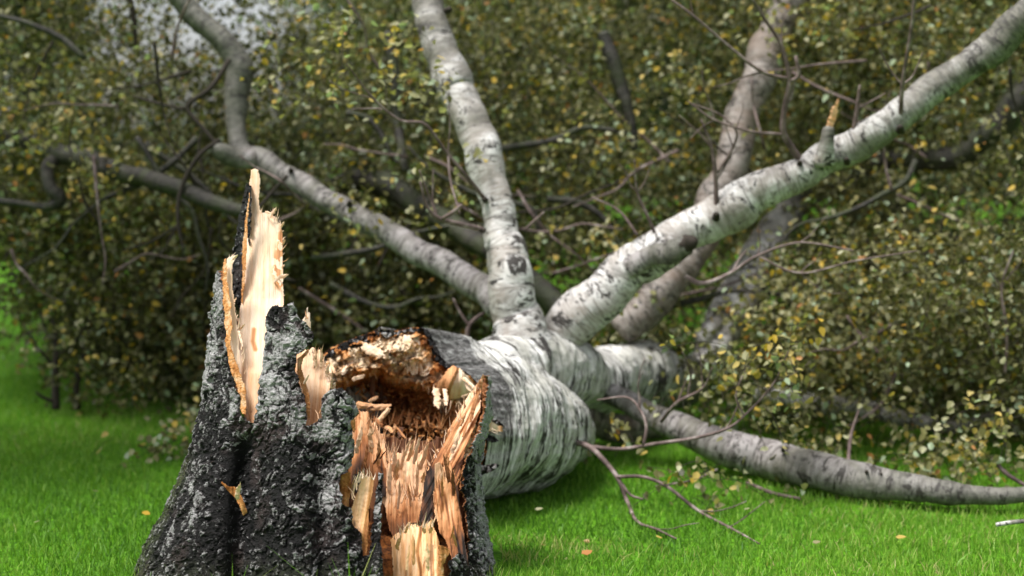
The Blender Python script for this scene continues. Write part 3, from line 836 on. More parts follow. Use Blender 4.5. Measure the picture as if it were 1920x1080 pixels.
def fibres(lines, parent, org, mat, seed, name='wood_fibres'):
    """hair-thin torn fibres standing on the broken edges"""
    r = np.random.default_rng(seed)
    V, Q, T, G = [], [], [], []; n0 = 0
    for pts, n, rot, ln, (dx, dy) in lines:
        p = np.array(pts, float)
        seg = np.hypot(*np.diff(p[:, :2], axis=0).T); cs = np.concatenate([[0], seg.cumsum()])
        for _ in range(int(n * .7)):
            t = r.uniform(0, cs[-1]); x, y, d = (np.interp(t, cs, p[:, k]) for k in range(3))
            y += r.uniform(0, 8); a = P(x, y, d - r.uniform(0, .01))
            l = ln * r.uniform(.3, 1.0) ** 1.5 * 1.7
            b = P(x + dx * l + r.normal(0, l * .25), y + dy * l + r.normal(0, l * .12), d + r.normal(0, .006) - .004)
            ax = b - a; sd_ = np.cross(ax, FW); sd_ /= np.linalg.norm(sd_) + 1e-9
            w = r.uniform(.0005, .0016); m_ = (a + b) / 2 + sd_ * r.normal(0, .0015)
            for c, ww in ((a, w), (m_, w * .8), (b, w * .12)):
                V += [c + sd_ * ww, c - sd_ * ww, c + FW * ww]; G += [[0, k * .01 + t * .001, _ * .37] for k in range(3)]
            for k in (0, 3):
                Q += [[n0 + k, n0 + k + 3, n0 + k + 4, n0 + k + 1], [n0 + k + 1, n0 + k + 4, n0 + k + 5, n0 + k + 2], [n0 + k + 2, n0 + k + 5, n0 + k + 3, n0 + k]]
            T += [rot + r.normal(0, .07)] * 9; n0 += 9
    o = mesh_obj(name, np.array(V), Q, mat=mat, parent=parent, attrs={'rot': np.array(T), 'grain': np.array(G), 'edge': np.zeros(n0)}, org=org)
    o['kind'] = 'stuff'


U_ = (0, -1)
fibres([([(488, 396, 3.46), (512, 404, 3.46), (530, 424, 3.44)], 26, .08, 11, (.2, -1)), ([(530, 430, 3.45), (531, 500, 3.40), (532, 560, 3.36)], 14, .16, 10, (.7, -.8)),
        ([(470, 322, 3.5), (486, 322, 3.5)], 8, .1, 6, U_), ([(426, 486, 3.32), (442, 482, 3.3)], 10, .06, 9, U_), ([(440, 560, 3.27), (452, 650, 3.22), (458, 700, 3.2)], 24, .1, 13, (.3, -1)),
        ([(576, 660, 3.22), (600, 660, 3.22), (622, 714, 3.2)], 40, .15, 14, U_), ([(566, 600, 3.19), (583, 590, 3.19)], 10, .05, 9, U_),
        ([(724, 862, 3.38), (760, 850, 3.38), (802, 846, 3.38)], 70, .20, 26, (.12, -1)), ([(728, 940, 3.33), (790, 930, 3.33)], 30, .3, 30, U_), ([(664, 784, 3.42), (700, 800, 3.42), (724, 826, 3.4)], 50, .3, 20, U_),
        ([(665, 880, 3.34), (722, 900, 3.34)], 24, .5, 24, U_), ([(800, 880, 3.31), (835, 826, 3.35), (880, 748, 3.42), (897, 722, 3.46)], 60, .22, 16, (-.1, -1)), ([(812, 930, 3.24), (835, 862, 3.25), (858, 910, 3.24)], 30, .5, 20, U_),
        ([(738, 1008, 3.1), (770, 984, 3.1), (815, 984, 3.1)], 50, .12, 14, U_), ([(676, 892, 3.05), (700, 896, 3.05)], 20, .08, 16, U_), ([(662, 940, 3.04), (672, 905, 3.04)], 14, .1, 18, (-.4, -1)), ([(592, 796, 3.08), (610, 745, 3.12)], 12, .25, 10, U_)],
       stump, SO, M_WOOD, 5)

# ------------------------------------------------------------------ fallen birch
DSC = 1.0
BO = P(900, 940, 3.95) * [1, 1, 0]
birch_t = empty('fallen_birch', BO, 'huge fallen birch with white ringed trunk, rotten broken end and leafy limbs', 'fallen tree')

RIM = [(596, 742), (597, 700), (600, 668), (622, 650), (645, 641), (668, 632), (690, 625), (704, 618), (712, 612), (722, 617), (742, 619), (765, 613), (790, 614), (803, 626), (812, 650), (822, 676), (834, 686), (850, 688), (872, 696), (893, 716), (906, 745), (914, 790), (912, 850), (900, 905), (880, 935), (800, 945), (700, 915), (630, 850), (604, 790)]
RC = (765, 785)


def rim_rad(ang):
    p = np.array(RIM, float) - RC
    a = np.arctan2(-p[:, 1], p[:, 0]); r = np.hypot(p[:, 0], p[:, 1])
    o = np.argsort(a); a, r = a[o], r[o]
    return np.interp(ang, np.concatenate([a - 2 * math.pi, a, a + 2 * math.pi]), np.tile(r, 3))


def rim_depth(X, Y):
    return 3.70 + .05 * np.clip((X - 760) / 150, -1, 1.2) + .06 * np.clip((700 - Y) / 100, -1, 1)


def fit_rim(V, C, s, an):
    """blend the near end of the trunk into the torn outline"""
    n, K, _ = V.shape
    rel = V[0] - CAM
    d = rel @ FW
    x = 960 + F * (rel @ RT) / d; y = 540 - F * (rel @ UP) / d
    ang = np.arctan2(-(y - RC[1]), x - RC[0])
    rr = rim_rad(ang)
    X, Y = RC[0] + rr * np.cos(ang), RC[1] - rr * np.sin(ang)
    jit = .012 * fbm(np.stack([ang * 6, ang * 0, ang * 0], -1), 3, 3)
    tgt = P(X, Y, rim_depth(X, Y) + jit)
    for i in range(n):
        w = float(sstep(.34, .0, s[i]))
        if w <= 0: break
        # carry the torn outline back along the trunk
        V[i] = V[i] * (1 - w) + (tgt + (C[i] - C[0])) * w
    return V


TR = [(765, 785, 3.72, 318), (850, 788, 3.86, 300), (925, 797, 3.99, 268), (985, 806, 4.10, 222), (1030, 812, 4.20, 168), (1066, 812, 4.30, 112), (1090, 808, 4.38, 56)]
trunk = tube('trunk', TR, M_RING, birch_t, BO, seg=.005, K=300, lump=.12, ringa=.005, fine=.004, seed=2, first=fit_rim, caps='end', old=.17, knots=((.55, .04, .08),))
trunk['label'] = 'barrel of the main trunk, white with black flecks'
T2 = [(900, 735, 4.06, 130), (930, 705, 4.12, 146), (970, 690, 4.18, 140), (1025, 690, 4.30, 142), (1068, 704, 4.42, 132), (1092, 712, 4.50, 112), (1118, 712, 4.58, 128), (1148, 708, 4.68, 118), (1166, 704, 4.74, 106), (1196, 704, 4.84, 134), (1226, 708, 4.94, 120), (1240, 710, 4.99, 96), (1262, 716, 5.06, 100), (1290, 726, 5.16, 70)]
tube('trunk', T2, M_RING, birch_t, BO, seg=.005, K=150, lump=.12, ringa=.004, fine=.003, seed=6, lm=7, wob=.12)['label'] = 'ringed upper part of the trunk beyond the barrel'

# broken end: pale torn rim round a rotten cavity
CAV = [(622, 722), (640, 708), (668, 694), (700, 690), (716, 684), (735, 702), (760, 708), (790, 714), (815, 716), (838, 724), (858, 742), (862, 790), (850, 860), (780, 880), (690, 860), (640, 800), (615, 760)]
PX, PY = raster(RIM, 1.15, 2)
m = ragged(PX, PY, RIM, 4, 12, 3)
din = np.where(inpoly(PX + 10 * fbm(np.stack([PX / 22, PY / 22, PX * 0], -1), 3, 31), PY + 14 * fbm(np.stack([PX / 22, PY / 22, PX * 0 + 3], -1), 3, 33), CAV), 1, -1) * polydist(PX, PY, CAV)
de = polydist(PX, PY, RIM)
cav = sstep(-3, 55, din)
q3 = np.stack([PX / 16, PY / 16], -1) + .8 * np.stack([fbm(np.stack([PX / 30, PY / 30, PX * 0], -1), 3, 1), fbm(np.stack([PX / 30, PY / 30, PX * 0 + 2], -1), 3, 2)], -1)
f1, f2, cid = voro(q3, 8)
blk = (cid - .5) * sstep(.0, .12, f2 - f1)
nb = fbm(np.stack([PX / 20, PY / 14, PX * 0], -1), 5, 12)
nc = ridge(np.stack([PX / 40, PY / 26, PX * 0], -1), 4, 14)
D = rim_depth(PX, PY) + .012 + .26 * cav - .03 * sstep(0, 30, de) * (1 - cav) + (.018 * blk + .010 * nb) * (1 - .2 * cav) - .06 * cav * nc - .05 * cav * nb
g1_, g2_, gc_ = voro(np.stack([PX / 7., PY / 11.], -1) + .6 * np.stack([nb, -nb], -1), 19)
D = D - (.022 * facet(np.stack([PX / 17., PY / 15.], -1) + .5 * np.stack([nb, -nb], -1), 77) + .010 * facet(np.stack([PX / 7., PY / 9.], -1), 91)) * (1 - .2 * cav)
D = D - .010 * ridge(np.stack([PX / 6., PY / 30., PX * 0], -1), 4, 44) * (1 - .3 * cav) - .016 * (gc_ - .5)
D = D + .05 * np.exp(-((PX - 790) ** 2 / 900 + (PY - 705) ** 2 / 80)) - .06 * np.exp(-(((PX - 755) / 40) ** 2 + ((PY - 660) / 26) ** 2))
D = D - .05 * np.exp(-(((PX - 800) / 40) ** 2 + ((PY - 770) / 34) ** 2))
rot = .08 + .18 * facet(np.stack([PX / 17., PY / 15.], -1) + .5 * np.stack([nb, -nb], -1), 77) + .34 * sstep(24, 5, de + 9 * nb) + .48 * sstep(-2, 34, din) + .20 * sstep(18, 0, np.abs(din)) * (nb > 0) - .10 * blk + .10 * nb
rot = rot - .22 * np.exp(-(((PX - 800) / 45) ** 2 + ((PY - 765) / 40) ** 2)) * sstep(0, 20, din)
fb = ridge(np.stack([PX / 5., PY / 26., PX * 0], -1), 4, 44)
rot = rot + (.34 * (cid - .45) + .16 * np.clip(-fb, 0, 1)) * sstep(4, -4, din) + .14 * fb * sstep(-2, 10, din)
rot = rot + .22 * np.exp(-(((PX - 797) / 14) ** 2 + ((PY - 650) / 26) ** 2))
grid_sheet(PX, PY, D, m, (PX, PY, D + .03), 'broken_end', M_ROT, birch_t, {'rot': rot}, BO)['label'] = 'splintered orange and cream broken end with a dark rotten hollow'

# lobes and chips on the broken end
wood('torn_block', [(812, 735), (822, 718), (836, 696), (850, 685), (860, 688), (876, 704), (894, 727), (885, 735), (874, 741), (862, 748), (848, 752), (836, 750), (828, 740)],
     lambda X, Y: 3.62 + .00004 * ((X - 852) ** 2 + (Y - 715) ** 2) - .02 * (X < np.interp(Y, [690, 750], [858, 832])), birch_t, BO, M_WOOD, thick=.08, rot=.12, amp=.006, rag=2, seed=61,
     rotfn=lambda X, Y: .08 + .12 * streak(X, Y, -.3, 2, 6) + .30 * (X < np.interp(Y, [690, 750], [862, 838])))['label'] = 'rounded cream lobe of wood on the right of the hollow'
wood('torn_block', [(738, 650), (748, 632), (765, 626), (778, 634), (788, 640), (790, 650), (778, 648), (786, 668), (794, 688), (800, 700), (785, 696), (768, 690), (756, 686), (744, 672)],
     lambda X, Y: 3.68 + .00004 * ((X - 765) ** 2 + (Y - 660) ** 2), birch_t, BO, M_WOOD, thick=.06, rot=.08, amp=.010, rag=4, seed=62, fib=40)['label'] = 'pale cream shredded lump at the top of the broken end'
CH = [((679, 648, 3.66), (722, 668, 3.62), 15, .06), ((722, 672, 3.64), (732, 645, 3.66), 9, .08), ((613, 680, 3.64), (626, 695, 3.60), 8, .2), ((617, 684, 3.62), (622, 698, 3.58), 6, .12),
      ((817, 727, 3.60), (820, 764, 3.57), 13, .08), ((832, 730, 3.61), (835, 760, 3.58), 8, .1), ((868, 708, 3.6), (892, 731, 3.56), 7, .08), ((872, 718, 3.6), (888, 738, 3.57), 6, .12), ((865, 745, 3.6), (880, 738, 3.58), 5, .15),
      ((667, 756, 3.56), (730, 762, 3.54), 12, .30), ((730, 765, 3.53), (692, 806, 3.50), 9, .26), ((692, 754, 3.60), (708, 745, 3.58), 7, .25), ((686, 770, 3.54), (700, 764, 3.54), 6, .7), ((700, 700, 3.72), (697, 750, 3.70), 10, .72), ((712, 705, 3.78), (716, 752, 3.76), 9, .8),
      ((662, 712, 3.62), (684, 702, 3.60), 7, .12), ((736, 815, 3.44), (740, 795, 3.44), 6, .3), ((742, 800, 3.5), (760, 822, 3.46), 4, .45), ((722, 800, 3.46), (735, 812, 3.44), 9, .3), ((700, 785, 3.5), (716, 800, 3.48), 9, .55), ((752, 800, 3.5), (747, 820, 3.47), 8, .75), ((640, 700, 3.62), (660, 682, 3.66), 9, .08), ((650, 690, 3.64), (668, 668, 3.68), 8, .1)]
for i, (a, b, w, r) in enumerate(CH):
    splinter('splinter', a, b, w, M_WOOD, birch_t, BO, r, seed=300 + i, w2=.7, jag=.4)
rg = np.random.default_rng(5)
Vs, Qs, Ts = [], [], []
cube = np.array([[-1, -1, -1], [1, -1, -1], [1, 1, -1], [-1, 1, -1], [-1, -1, 1], [1, -1, 1], [1, 1, 1], [-1, 1, 1]], float)
cq = np.array([[0, 3, 2, 1], [4, 5, 6, 7], [0, 1, 5, 4], [1, 2, 6, 5], [2, 3, 7, 6], [3, 0, 4, 7]])
nn = 0
for k in range(1500):
    x, y = rg.uniform(625, 860), rg.uniform(690, 830)
    if not inpoly(np.array([x]), np.array([y]), CAV)[0]: continue
    dd = float(np.interp(y, [690, 760, 830], [3.72, 3.84, 3.66])) + rg.uniform(-.05, .05) - .06 * math.exp(-((x - 800) / 45) ** 2)
    c0 = P(x, y, dd)
    A = np.linalg.qr(rg.normal(size=(3, 3)))[0]
    sz = rg.uniform(.0015, .0055) * np.array([1, rg.uniform(.2, .5), rg.uniform(1, 5)])
    Vs.append((cube * rg.uniform(.6, 1.2, (8, 3)) * sz / 2) @ A.T + c0); Qs.append(cq + nn); nn += 8
    Ts += [rg.choice([.30, .42, .5, .58, .66, .8])] * 8
o = mesh_obj('rotten_crumbs', np.concatenate(Vs), np.concatenate(Qs), mat=M_ROT, parent=birch_t, attrs={'rot': np.array(Ts)}, org=BO, smooth=False); o['kind'] = 'stuff'

fibres([([(625, 712, 3.66), (668, 696, 3.68), (716, 688, 3.70)], 26, .16, 12, (.1, 1)), ([(735, 704, 3.69), (790, 714, 3.66), (838, 726, 3.64)], 24, .22, 13, (0, 1)), ([(822, 745, 3.6), (862, 748, 3.58)], 24, .12, 16, (0, 1)),
        ([(640, 668, 3.70), (700, 640, 3.70), (790, 640, 3.7)], 60, .10, 16, (-.5, .7)), ([(740, 690, 3.66), (800, 700, 3.66)], 40, .06, 15, (.3, -.9)), ([(668, 800, 3.6), (740, 790, 3.7), (830, 800, 3.62)], 90, .45, 24, (.1, -1)),
        ([(650, 735, 3.78), (730, 740, 3.82), (830, 760, 3.76)], 110, .58, 26, (.05, 1)), ([(900, 800, 3.6), (935, 805, 3.6)], 16, .1, 12, (1, .4))],
       birch_t, BO, M_WOOD, 6)

# bark flaps hanging right of the stump post
wood('bark_flap', [(894, 765), (900, 758), (912, 775), (925, 790), (944, 800), (942, 811), (925, 806), (915, 812), (900, 806), (890, 800)], lambda X, Y: 3.66 + (X - 900) * .0008, birch_t, BO, M_WOOD, thick=.015, rot=.12, amp=.006, rag=3, seed=71, rotfn=lambda X, Y: .08 + .35 * sstep(930, 940, X))['label'] = 'pale torn flap pointing right'
slab_bark('bark_flap', [(895, 768), (905, 757), (918, 772), (930, 785), (945, 797), (946, 803), (930, 797), (912, 784)], 3.64, 4, parent=birch_t, org=BO)
slab_bark('bark_flap', [(898, 812), (906, 805), (915, 814), (928, 818), (936, 826), (925, 832), (910, 826), (900, 824)], 3.63, 5, parent=birch_t, org=BO)
wood('bark_flap', [(880, 860), (884, 845), (894, 828), (905, 825), (912, 834), (908, 850), (896, 862), (884, 874)], lambda X, Y: 3.62 + 0 * X, birch_t, BO, M_WOOD, thick=.02, rot=.1, amp=.008, rag=3, seed=73, rotfn=lambda X, Y: .06 + .3 * sstep(902, 910, X))['label'] = 'pale chunk held between bark flaps'
slab_bark('bark_flap', [(879, 896), (886, 884), (900, 874), (915, 870), (930, 868), (938, 872), (925, 884), (908, 890), (892, 900), (880, 905)], 3.60, 6, sil=.5, parent=birch_t, org=BO)
wood('bark_flap', [(876, 880), (888, 875), (901, 869), (895, 880), (884, 888), (878, 898)], 3.585, birch_t, BO, M_ROT, thick=.015, rot=.33, amp=.004, rag=2, seed=74)
# dark curled scar on the top of the rim
slab_bark('bark_flap', [(708, 620), (710, 611), (716, 613), (730, 617), (742, 622), (735, 632), (724, 636), (718, 630)], 3.68, 7, sil=.9, parent=birch_t, org=BO)


def rimband(name, pts, w, dd, seed, mat='bark'):
    """thick dark bark lip that follows the torn rim"""
    p = np.array(pts, float)
    up = p + np.array([0, -w]); poly = [tuple(a) for a in np.concatenate([up, p[::-1]])]
    slab_bark(name, poly, lambda X, Y: rim_depth(X, Y) + dd, seed, thick=.05, sil=.3, parent=birch_t, org=BO)


rimband('bark_lip', [(604, 690), (618, 672), (640, 660), (662, 650), (690, 640), (712, 634)], 16, -.015, 11)
rimband('bark_lip', [(715, 632), (740, 630), (765, 623), (792, 623)], 8, -.02, 12)
slab_bark('bark_lip', [(790, 614), (803, 618), (815, 640), (828, 668), (842, 684), (858, 690), (846, 694), (828, 686), (815, 676), (806, 650), (798, 630)], lambda X, Y: rim_depth(X, Y) - .015, 13, thick=.05, sil=.0, h0=0.0, parent=birch_t, org=BO)

# --- limbs
def limb(pts, mat=M_LIMB, label=None, seed=0, **kw):
    kw.setdefault('seg', .012); kw.setdefault('K', 48); kw.setdefault('fine', .0022); kw.setdefault('lump', .12); kw.setdefault('wob', .42)
    o = tube('limb', pts, mat, birch_t, BO, seed=seed, **kw)
    if label: o['label'] = label
    return o


limb([(978, 660, 4.22, 120), (970, 620, 4.22, 104), (962, 570, 4.22, 88), (950, 500, 4.24, 80), (940, 430, 4.27, 68), (925, 370, 4.3, 60), (905, 300, 4.34, 68), (880, 230, 4.4, 66), (850, 155, 4.47, 70), (825, 90, 4.52, 62), (805, 20, 4.58, 58), (790, -60, 4.65, 54), (765, -200, 4.75, 42), (770, -360, 4.85, 22)], M_LIMB, 'upright pale limb rising from the fork', 12, K=64, lump=.13, ringa=.0007, knots=((.47, .12, .02),))
limb([(1000, 640, 4.25, 50), (992, 590, 4.24, 36), (985, 555, 4.24, 26), (975, 530, 4.235, 14)], M_LIMB, None, 13)
limb([(1045, 640, 4.36, 80), (1068, 608, 4.34, 90), (1110, 572, 4.34, 92), (1160, 535, 4.33, 84), (1215, 485, 4.32, 84), (1280, 440, 4.31, 76), (1340, 402, 4.3, 76), (1420, 360, 4.28, 70), (1500, 325, 4.27, 62), (1570, 290, 4.25, 62), (1640, 250, 4.22, 66), (1700, 205, 4.2, 60), (1760, 160, 4.2, 56), (1840, 105, 4.18, 58), (1900, 55, 4.15, 60), (1960, -10, 4.1, 56), (2060, -95, 4.05, 48), (2180, -160, 4.0, 34), (2320, -240, 3.98, 16)], M_LIMB, 'long white limb slanting up to the right', 14, K=72, lump=.13, ringa=.0008, knots=((.29, .14, .02), (.66, .14, .02)))
limb([(1180, 505, 4.27, 40), (1220, 478, 4.24, 40), (1262, 470, 4.20, 42), (1290, 458, 4.17, 40)], M_GREY, 'short grey stub on the slanting limb', 15, knots=((.8, .1, .05),))
limb([(940, 575, 4.35, 58), (905, 540, 4.42, 56), (850, 508, 4.5, 52), (790, 474, 4.58, 50), (720, 432, 4.66, 46), (660, 398, 4.73, 44), (600, 368, 4.8, 42), (540, 330, 4.87, 42), (490, 300, 4.92, 42), (455, 283, 4.96, 36), (442, 240, 4.98, 36), (442, 190, 5, 42), (452, 135, 5, 50), (432, 95, 5, 44), (390, 52, 5, 42), (345, 5, 5, 40), (300, -50, 5, 38)], M_GREY, 'grey limb bending up at the left', 16, K=44, lump=.1, knots=((.58, .1, .02),))
limb([(480, 300, 4.9, 34), (445, 296, 4.88, 42), (415, 280, 4.85, 36), (404, 272, 4.84, 20)], M_GREY, 'broken stub under the bend', 17)
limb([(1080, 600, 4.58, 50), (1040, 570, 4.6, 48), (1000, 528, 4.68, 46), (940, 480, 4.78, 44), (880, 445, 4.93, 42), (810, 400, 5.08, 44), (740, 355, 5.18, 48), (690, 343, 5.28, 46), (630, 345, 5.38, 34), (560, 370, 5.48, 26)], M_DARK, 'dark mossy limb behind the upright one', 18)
limb([(1125, 730, 4.5, 40), (1160, 745, 4.46, 42), (1215, 775, 4.4, 46), (1280, 806, 4.34, 58), (1350, 834, 4.26, 68), (1430, 858, 4.22, 74), (1500, 874, 4.10, 74), (1570, 890, 4.02, 70), (1650, 906, 3.95, 62), (1740, 919, 3.90, 50), (1800, 925, 3.88, 38), (1870, 930, 3.87, 32), (1960, 924, 3.87, 28), (2060, 910, 3.86, 22), (2200, 880, 3.85, 10)], M_GREY, 'smooth grey limb lying down to the grass', 19, K=60, lump=.08, wob=.15, knots=((.66, .12, .015), (.8, .14, .015)))
limb([(1080, 780, 4.5, 70), (1130, 795, 4.62, 56), (1190, 802, 4.75, 52), (1250, 800, 4.9, 46)], M_TAN, 'peeled pinkish limb stub low behind the trunk', 20)
limb([(1310, 690, 4.85, 60), (1345, 650, 4.9, 66), (1370, 600, 4.95, 76), (1395, 545, 5.0, 84), (1430, 480, 5.05, 72), (1465, 420, 5.15, 60), (1500, 350, 5.25, 54), (1530, 300, 5.35, 50)], M_LIMB, 'pale limb standing behind the slanting one', 21, K=44, lump=.18)
limb([(1310, 640, 4.85, 34), (1340, 610, 4.87, 30), (1372, 570, 4.95, 24)], M_LIMB, None, 22)
limb([(1160, 620, 4.78, 60), (1230, 560, 4.8, 66), (1290, 490, 4.83, 64), (1330, 410, 4.88, 66), (1365, 320, 4.93, 64), (1395, 220, 4.98, 62), (1425, 130, 5.03, 64), (1460, 50, 5.08, 66), (1500, -30, 5.13, 62)], M_TAN, 'thick limb crossing up behind toward the top edge', 23, K=44, lump=.2)
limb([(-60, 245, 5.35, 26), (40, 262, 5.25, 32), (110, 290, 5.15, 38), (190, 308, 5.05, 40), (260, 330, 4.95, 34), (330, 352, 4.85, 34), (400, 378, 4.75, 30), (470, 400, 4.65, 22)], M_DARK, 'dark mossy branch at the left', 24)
limb([(115, 292, 5.15, 24), (88, 315, 5.1, 24), (92, 348, 5.05, 24), (112, 372, 5.05, 26), (90, 388, 5.05, 18), (40, 382, 5.05, 14), (-40, 372, 5.05, 12)], M_DARK, None, 25)
limb([(1560, 360, 5.3, 20), (1640, 310, 5.2, 32), (1720, 300, 5.1, 40), (1800, 290, 5.0, 44), (1860, 245, 4.95, 50), (1930, 170, 4.9, 54), (1990, 110, 4.85, 54), (2100, 0, 4.8, 40), (2220, -90, 4.8, 18)], M_DARK, 'dark mossy limb at the right edge', 26)
limb([(1420, 740, 4.9, 30), (1490, 748, 4.8, 36), (1560, 758, 4.75, 38), (1640, 770, 4.7, 34), (1720, 788, 4.65, 30), (1800, 800, 4.6, 22), (1900, 770, 4.55, 16)], M_LIMB, 'grey limb lying half hidden in leaves', 27)
limb([(728, 60, 5.1, 18), (742, 150, 5.1, 20), (745, 230, 5.1, 18), (760, 320, 5.0, 14)], M_DARK, None, 28)
limb([(1130, 60, 5.1, 24), (1155, 130, 5.1, 28), (1178, 210, 5.1, 22), (1190, 280, 5.1, 14)], M_DARK, None, 29)
limb([(880, 290, 5.05, 12), (960, 275, 5.05, 14), (1040, 262, 5.05, 14), (1100, 240, 5.05, 12), (1180, 250, 5.05, 8)], M_DARK, None, 30)
limb([(1545, 305, 4.2, 40), (1548, 280, 4.18, 30), (1552, 250, 4.17, 24), (1553, 240, 4.17, 20)], M_LIMB, 'broken side stub', 31)
splinter('splinter', (1553, 245, 4.17), (1572, 190, 4.15), 14, M_WOOD, birch_t, BO, .3, seed=501)
slab_bark('bark_flap', [(1040, 800), (1052, 780), (1062, 800), (1078, 815), (1098, 828), (1108, 838), (1090, 838), (1066, 830), (1048, 818)], 4.08, 16, parent=birch_t, org=BO)


def twig(*branches, mat=M_TWIG, seed=0, par=birch_t):
    for i, b in enumerate(branches):
        b = [(x, y, d, w * .88) for x, y, d, w in b]
        b = [(x, y, min(d, CAMZ * F / (y - 270) * .985) if y > 900 else d, w) for x, y, d, w in b]      # never under the lawn
        tube('twig', b, mat, par, BO, seg=.012, K=7, lump=.16, seed=seed + i, lm=22)
        if len(b) > 3:                          # fine side shoots
            r = np.random.default_rng(seed * 7 + i)
            for _ in range(2):
                j = int(r.integers(1, len(b) - 1)); x, y, d, w = b[j]
                dx, dy = b[j + 1][0] - b[j - 1][0], b[j + 1][1] - b[j - 1][1]
                a = math.atan2(dy, dx) + r.choice([-1, 1]) * r.uniform(.4, .9); ln = r.uniform(18, 34)
                q = [(x, y, d, w * .6)]
                for k in range(3):
                    x += math.cos(a) * ln; y += math.sin(a) * ln; a += r.normal(0, .25); q.append((x, y, d - .01 * k, w * (.5 - .12 * k)))
                tube('twig', q, mat, par, BO, seg=.012, K=5, lump=.2, seed=seed + 50 + i, lm=22)


twig([(908, 372, 4.26, 10), (870, 325, 4.2, 9), (840, 290, 4.18, 8), (797, 234, 4.14, 8), (750, 226, 4.1, 7), (700, 185, 4.05, 5), (650, 120, 4.0, 3)], [(840, 290, 4.18, 6), (845, 340, 4.15, 5), (862, 400, 4.1, 4)], [(750, 226, 4.1, 5), (715, 205, 4.12, 4), (660, 205, 4.1, 3)], seed=40)
twig([(905, 430, 4.2, 12), (860, 420, 4.12, 11), (820, 408, 4.08, 10), (800, 385, 4.06, 7), (788, 340, 4.04, 5)], [(830, 410, 4.08, 8), (850, 398, 4.05, 9), (866, 384, 4.03, 6)], seed=44)
twig([(1230, 442, 4.27, 8), (1212, 400, 4.25, 7), (1195, 360, 4.24, 5), (1190, 300, 4.2, 3)], [(1195, 440, 4.27, 6), (1160, 395, 4.3, 5), (1110, 370, 4.3, 4)], seed=47)
twig([(1343, 405, 4.26, 12), (1342, 340, 4.24, 10), (1335, 280, 4.22, 8), (1315, 225, 4.2, 5)], [(1345, 325, 4.24, 6), (1375, 275, 4.22, 6), (1380, 245, 4.2, 5), (1350, 215, 4.2, 4), (1300, 195, 4.2, 3)], seed=50)
twig([(1500, 300, 4.25, 15), (1470, 250, 4.22, 14), (1472, 200, 4.2, 12), (1480, 150, 4.18, 11), (1465, 85, 4.16, 8), (1430, 30, 4.14, 7), (1400, -20, 4.1, 6)], [(1478, 148, 4.18, 9), (1430, 135, 4.16, 8), (1370, 90, 4.14, 7), (1300, 30, 4.1, 6), (1260, 0, 4.1, 4)], [(1480, 152, 4.18, 9), (1497, 143, 4.17, 10), (1492, 105, 4.16, 7)], [(1468, 252, 4.22, 8), (1410, 247, 4.2, 6), (1340, 225, 4.2, 5), (1290, 190, 4.2, 4)], seed=54)
twig([(1600, 255, 4.22, 11), (1606, 210, 4.2, 9), (1612, 160, 4.18, 5)], [(1606, 205, 4.2, 5), (1660, 175, 4.2, 3)], [(1688, 235, 4.18, 12), (1692, 160, 4.12, 9), (1708, 60, 4.05, 8), (1716, -20, 4.0, 7)], seed=60)
twig([(1285, 520, 4.25, 12), (1320, 532, 4.22, 11), (1370, 512, 4.2, 9), (1420, 480, 4.18, 7), (1500, 455, 4.15, 5), (1600, 470, 4.1, 4)], [(1375, 508, 4.2, 7), (1390, 480, 4.2, 5), (1400, 470, 4.2, 3)], [(1420, 480, 4.18, 5), (1500, 512, 4.15, 5), (1600, 490, 4.1, 4), (1720, 470, 4.1, 3)], seed=65)
twig([(1062, 826, 4.05, 14), (1105, 838, 4.0, 13), (1140, 872, 3.95, 11), (1160, 900, 3.92, 10), (1178, 945, 3.9, 9), (1195, 978, 3.88, 7), (1230, 992, 3.86, 6), (1268, 1010, 3.84, 4)],
     [(1158, 894, 3.92, 8), (1205, 894, 3.88, 8), (1250, 912, 3.85, 8), (1310, 958, 3.8, 7), (1370, 990, 3.76, 6), (1425, 1020, 3.72, 3)],
     [(1108, 838, 4.0, 10), (1165, 842, 3.98, 9), (1230, 832, 3.95, 8), (1300, 822, 3.92, 8), (1360, 805, 3.9, 7), (1395, 780, 3.9, 6), (1450, 720, 3.88, 5), (1480, 655, 3.86, 3)],
     [(1165, 905, 3.92, 6), (1182, 928, 3.9, 6), (1206, 936, 3.88, 4)], [(1206, 836, 3.96, 7), (1212, 800, 3.96, 7), (1200, 768, 3.98, 6), (1175, 745, 4.0, 5), (1120, 750, 4.02, 4)],
     [(1240, 790, 4.2, 8), (1270, 755, 4.1, 8), (1318, 728, 4.05, 6), (1335, 690, 4.0, 3)], [(1290, 742, 4.08, 6), (1295, 700, 4.05, 5), (1280, 660, 4.0, 3)], [(1395, 780, 3.9, 5), (1380, 740, 3.9, 4), (1400, 690, 3.9, 3)],
     [(1365, 990, 3.77, 4), (1390, 975, 3.78, 3), (1435, 940, 3.8, 2)], [(1230, 912, 3.9, 4), (1300, 900, 3.95, 4), (1345, 880, 4.0, 4)], seed=72)
twig([(430, 112, 4.9, 11), (395, 165, 4.85, 11), (352, 200, 4.85, 12), (380, 240, 4.84, 10), (415, 280, 4.83, 8)], [(412, 262, 4.84, 10), (370, 295, 4.8, 10), (338, 360, 4.78, 10), (334, 420, 4.76, 8), (345, 470, 4.75, 5)], [(345, 205, 4.85, 8), (290, 192, 4.9, 7), (250, 180, 4.95, 4)], [(240, -20, 5.2, 12), (250, 30, 5.2, 12), (255, 90, 5.2, 8)], [(100, 370, 5.6, 12), (85, 430, 5.6, 10), (60, 490, 5.5, 6), (30, 560, 5.5, 4)], [(25, 380, 5.6, 12), (22, 440, 5.6, 8), (10, 490, 5.5, 6)], [(335, 420, 4.77, 6), (290, 450, 4.8, 5), (230, 470, 4.85, 3)], mat=M_DTWIG, seed=85)
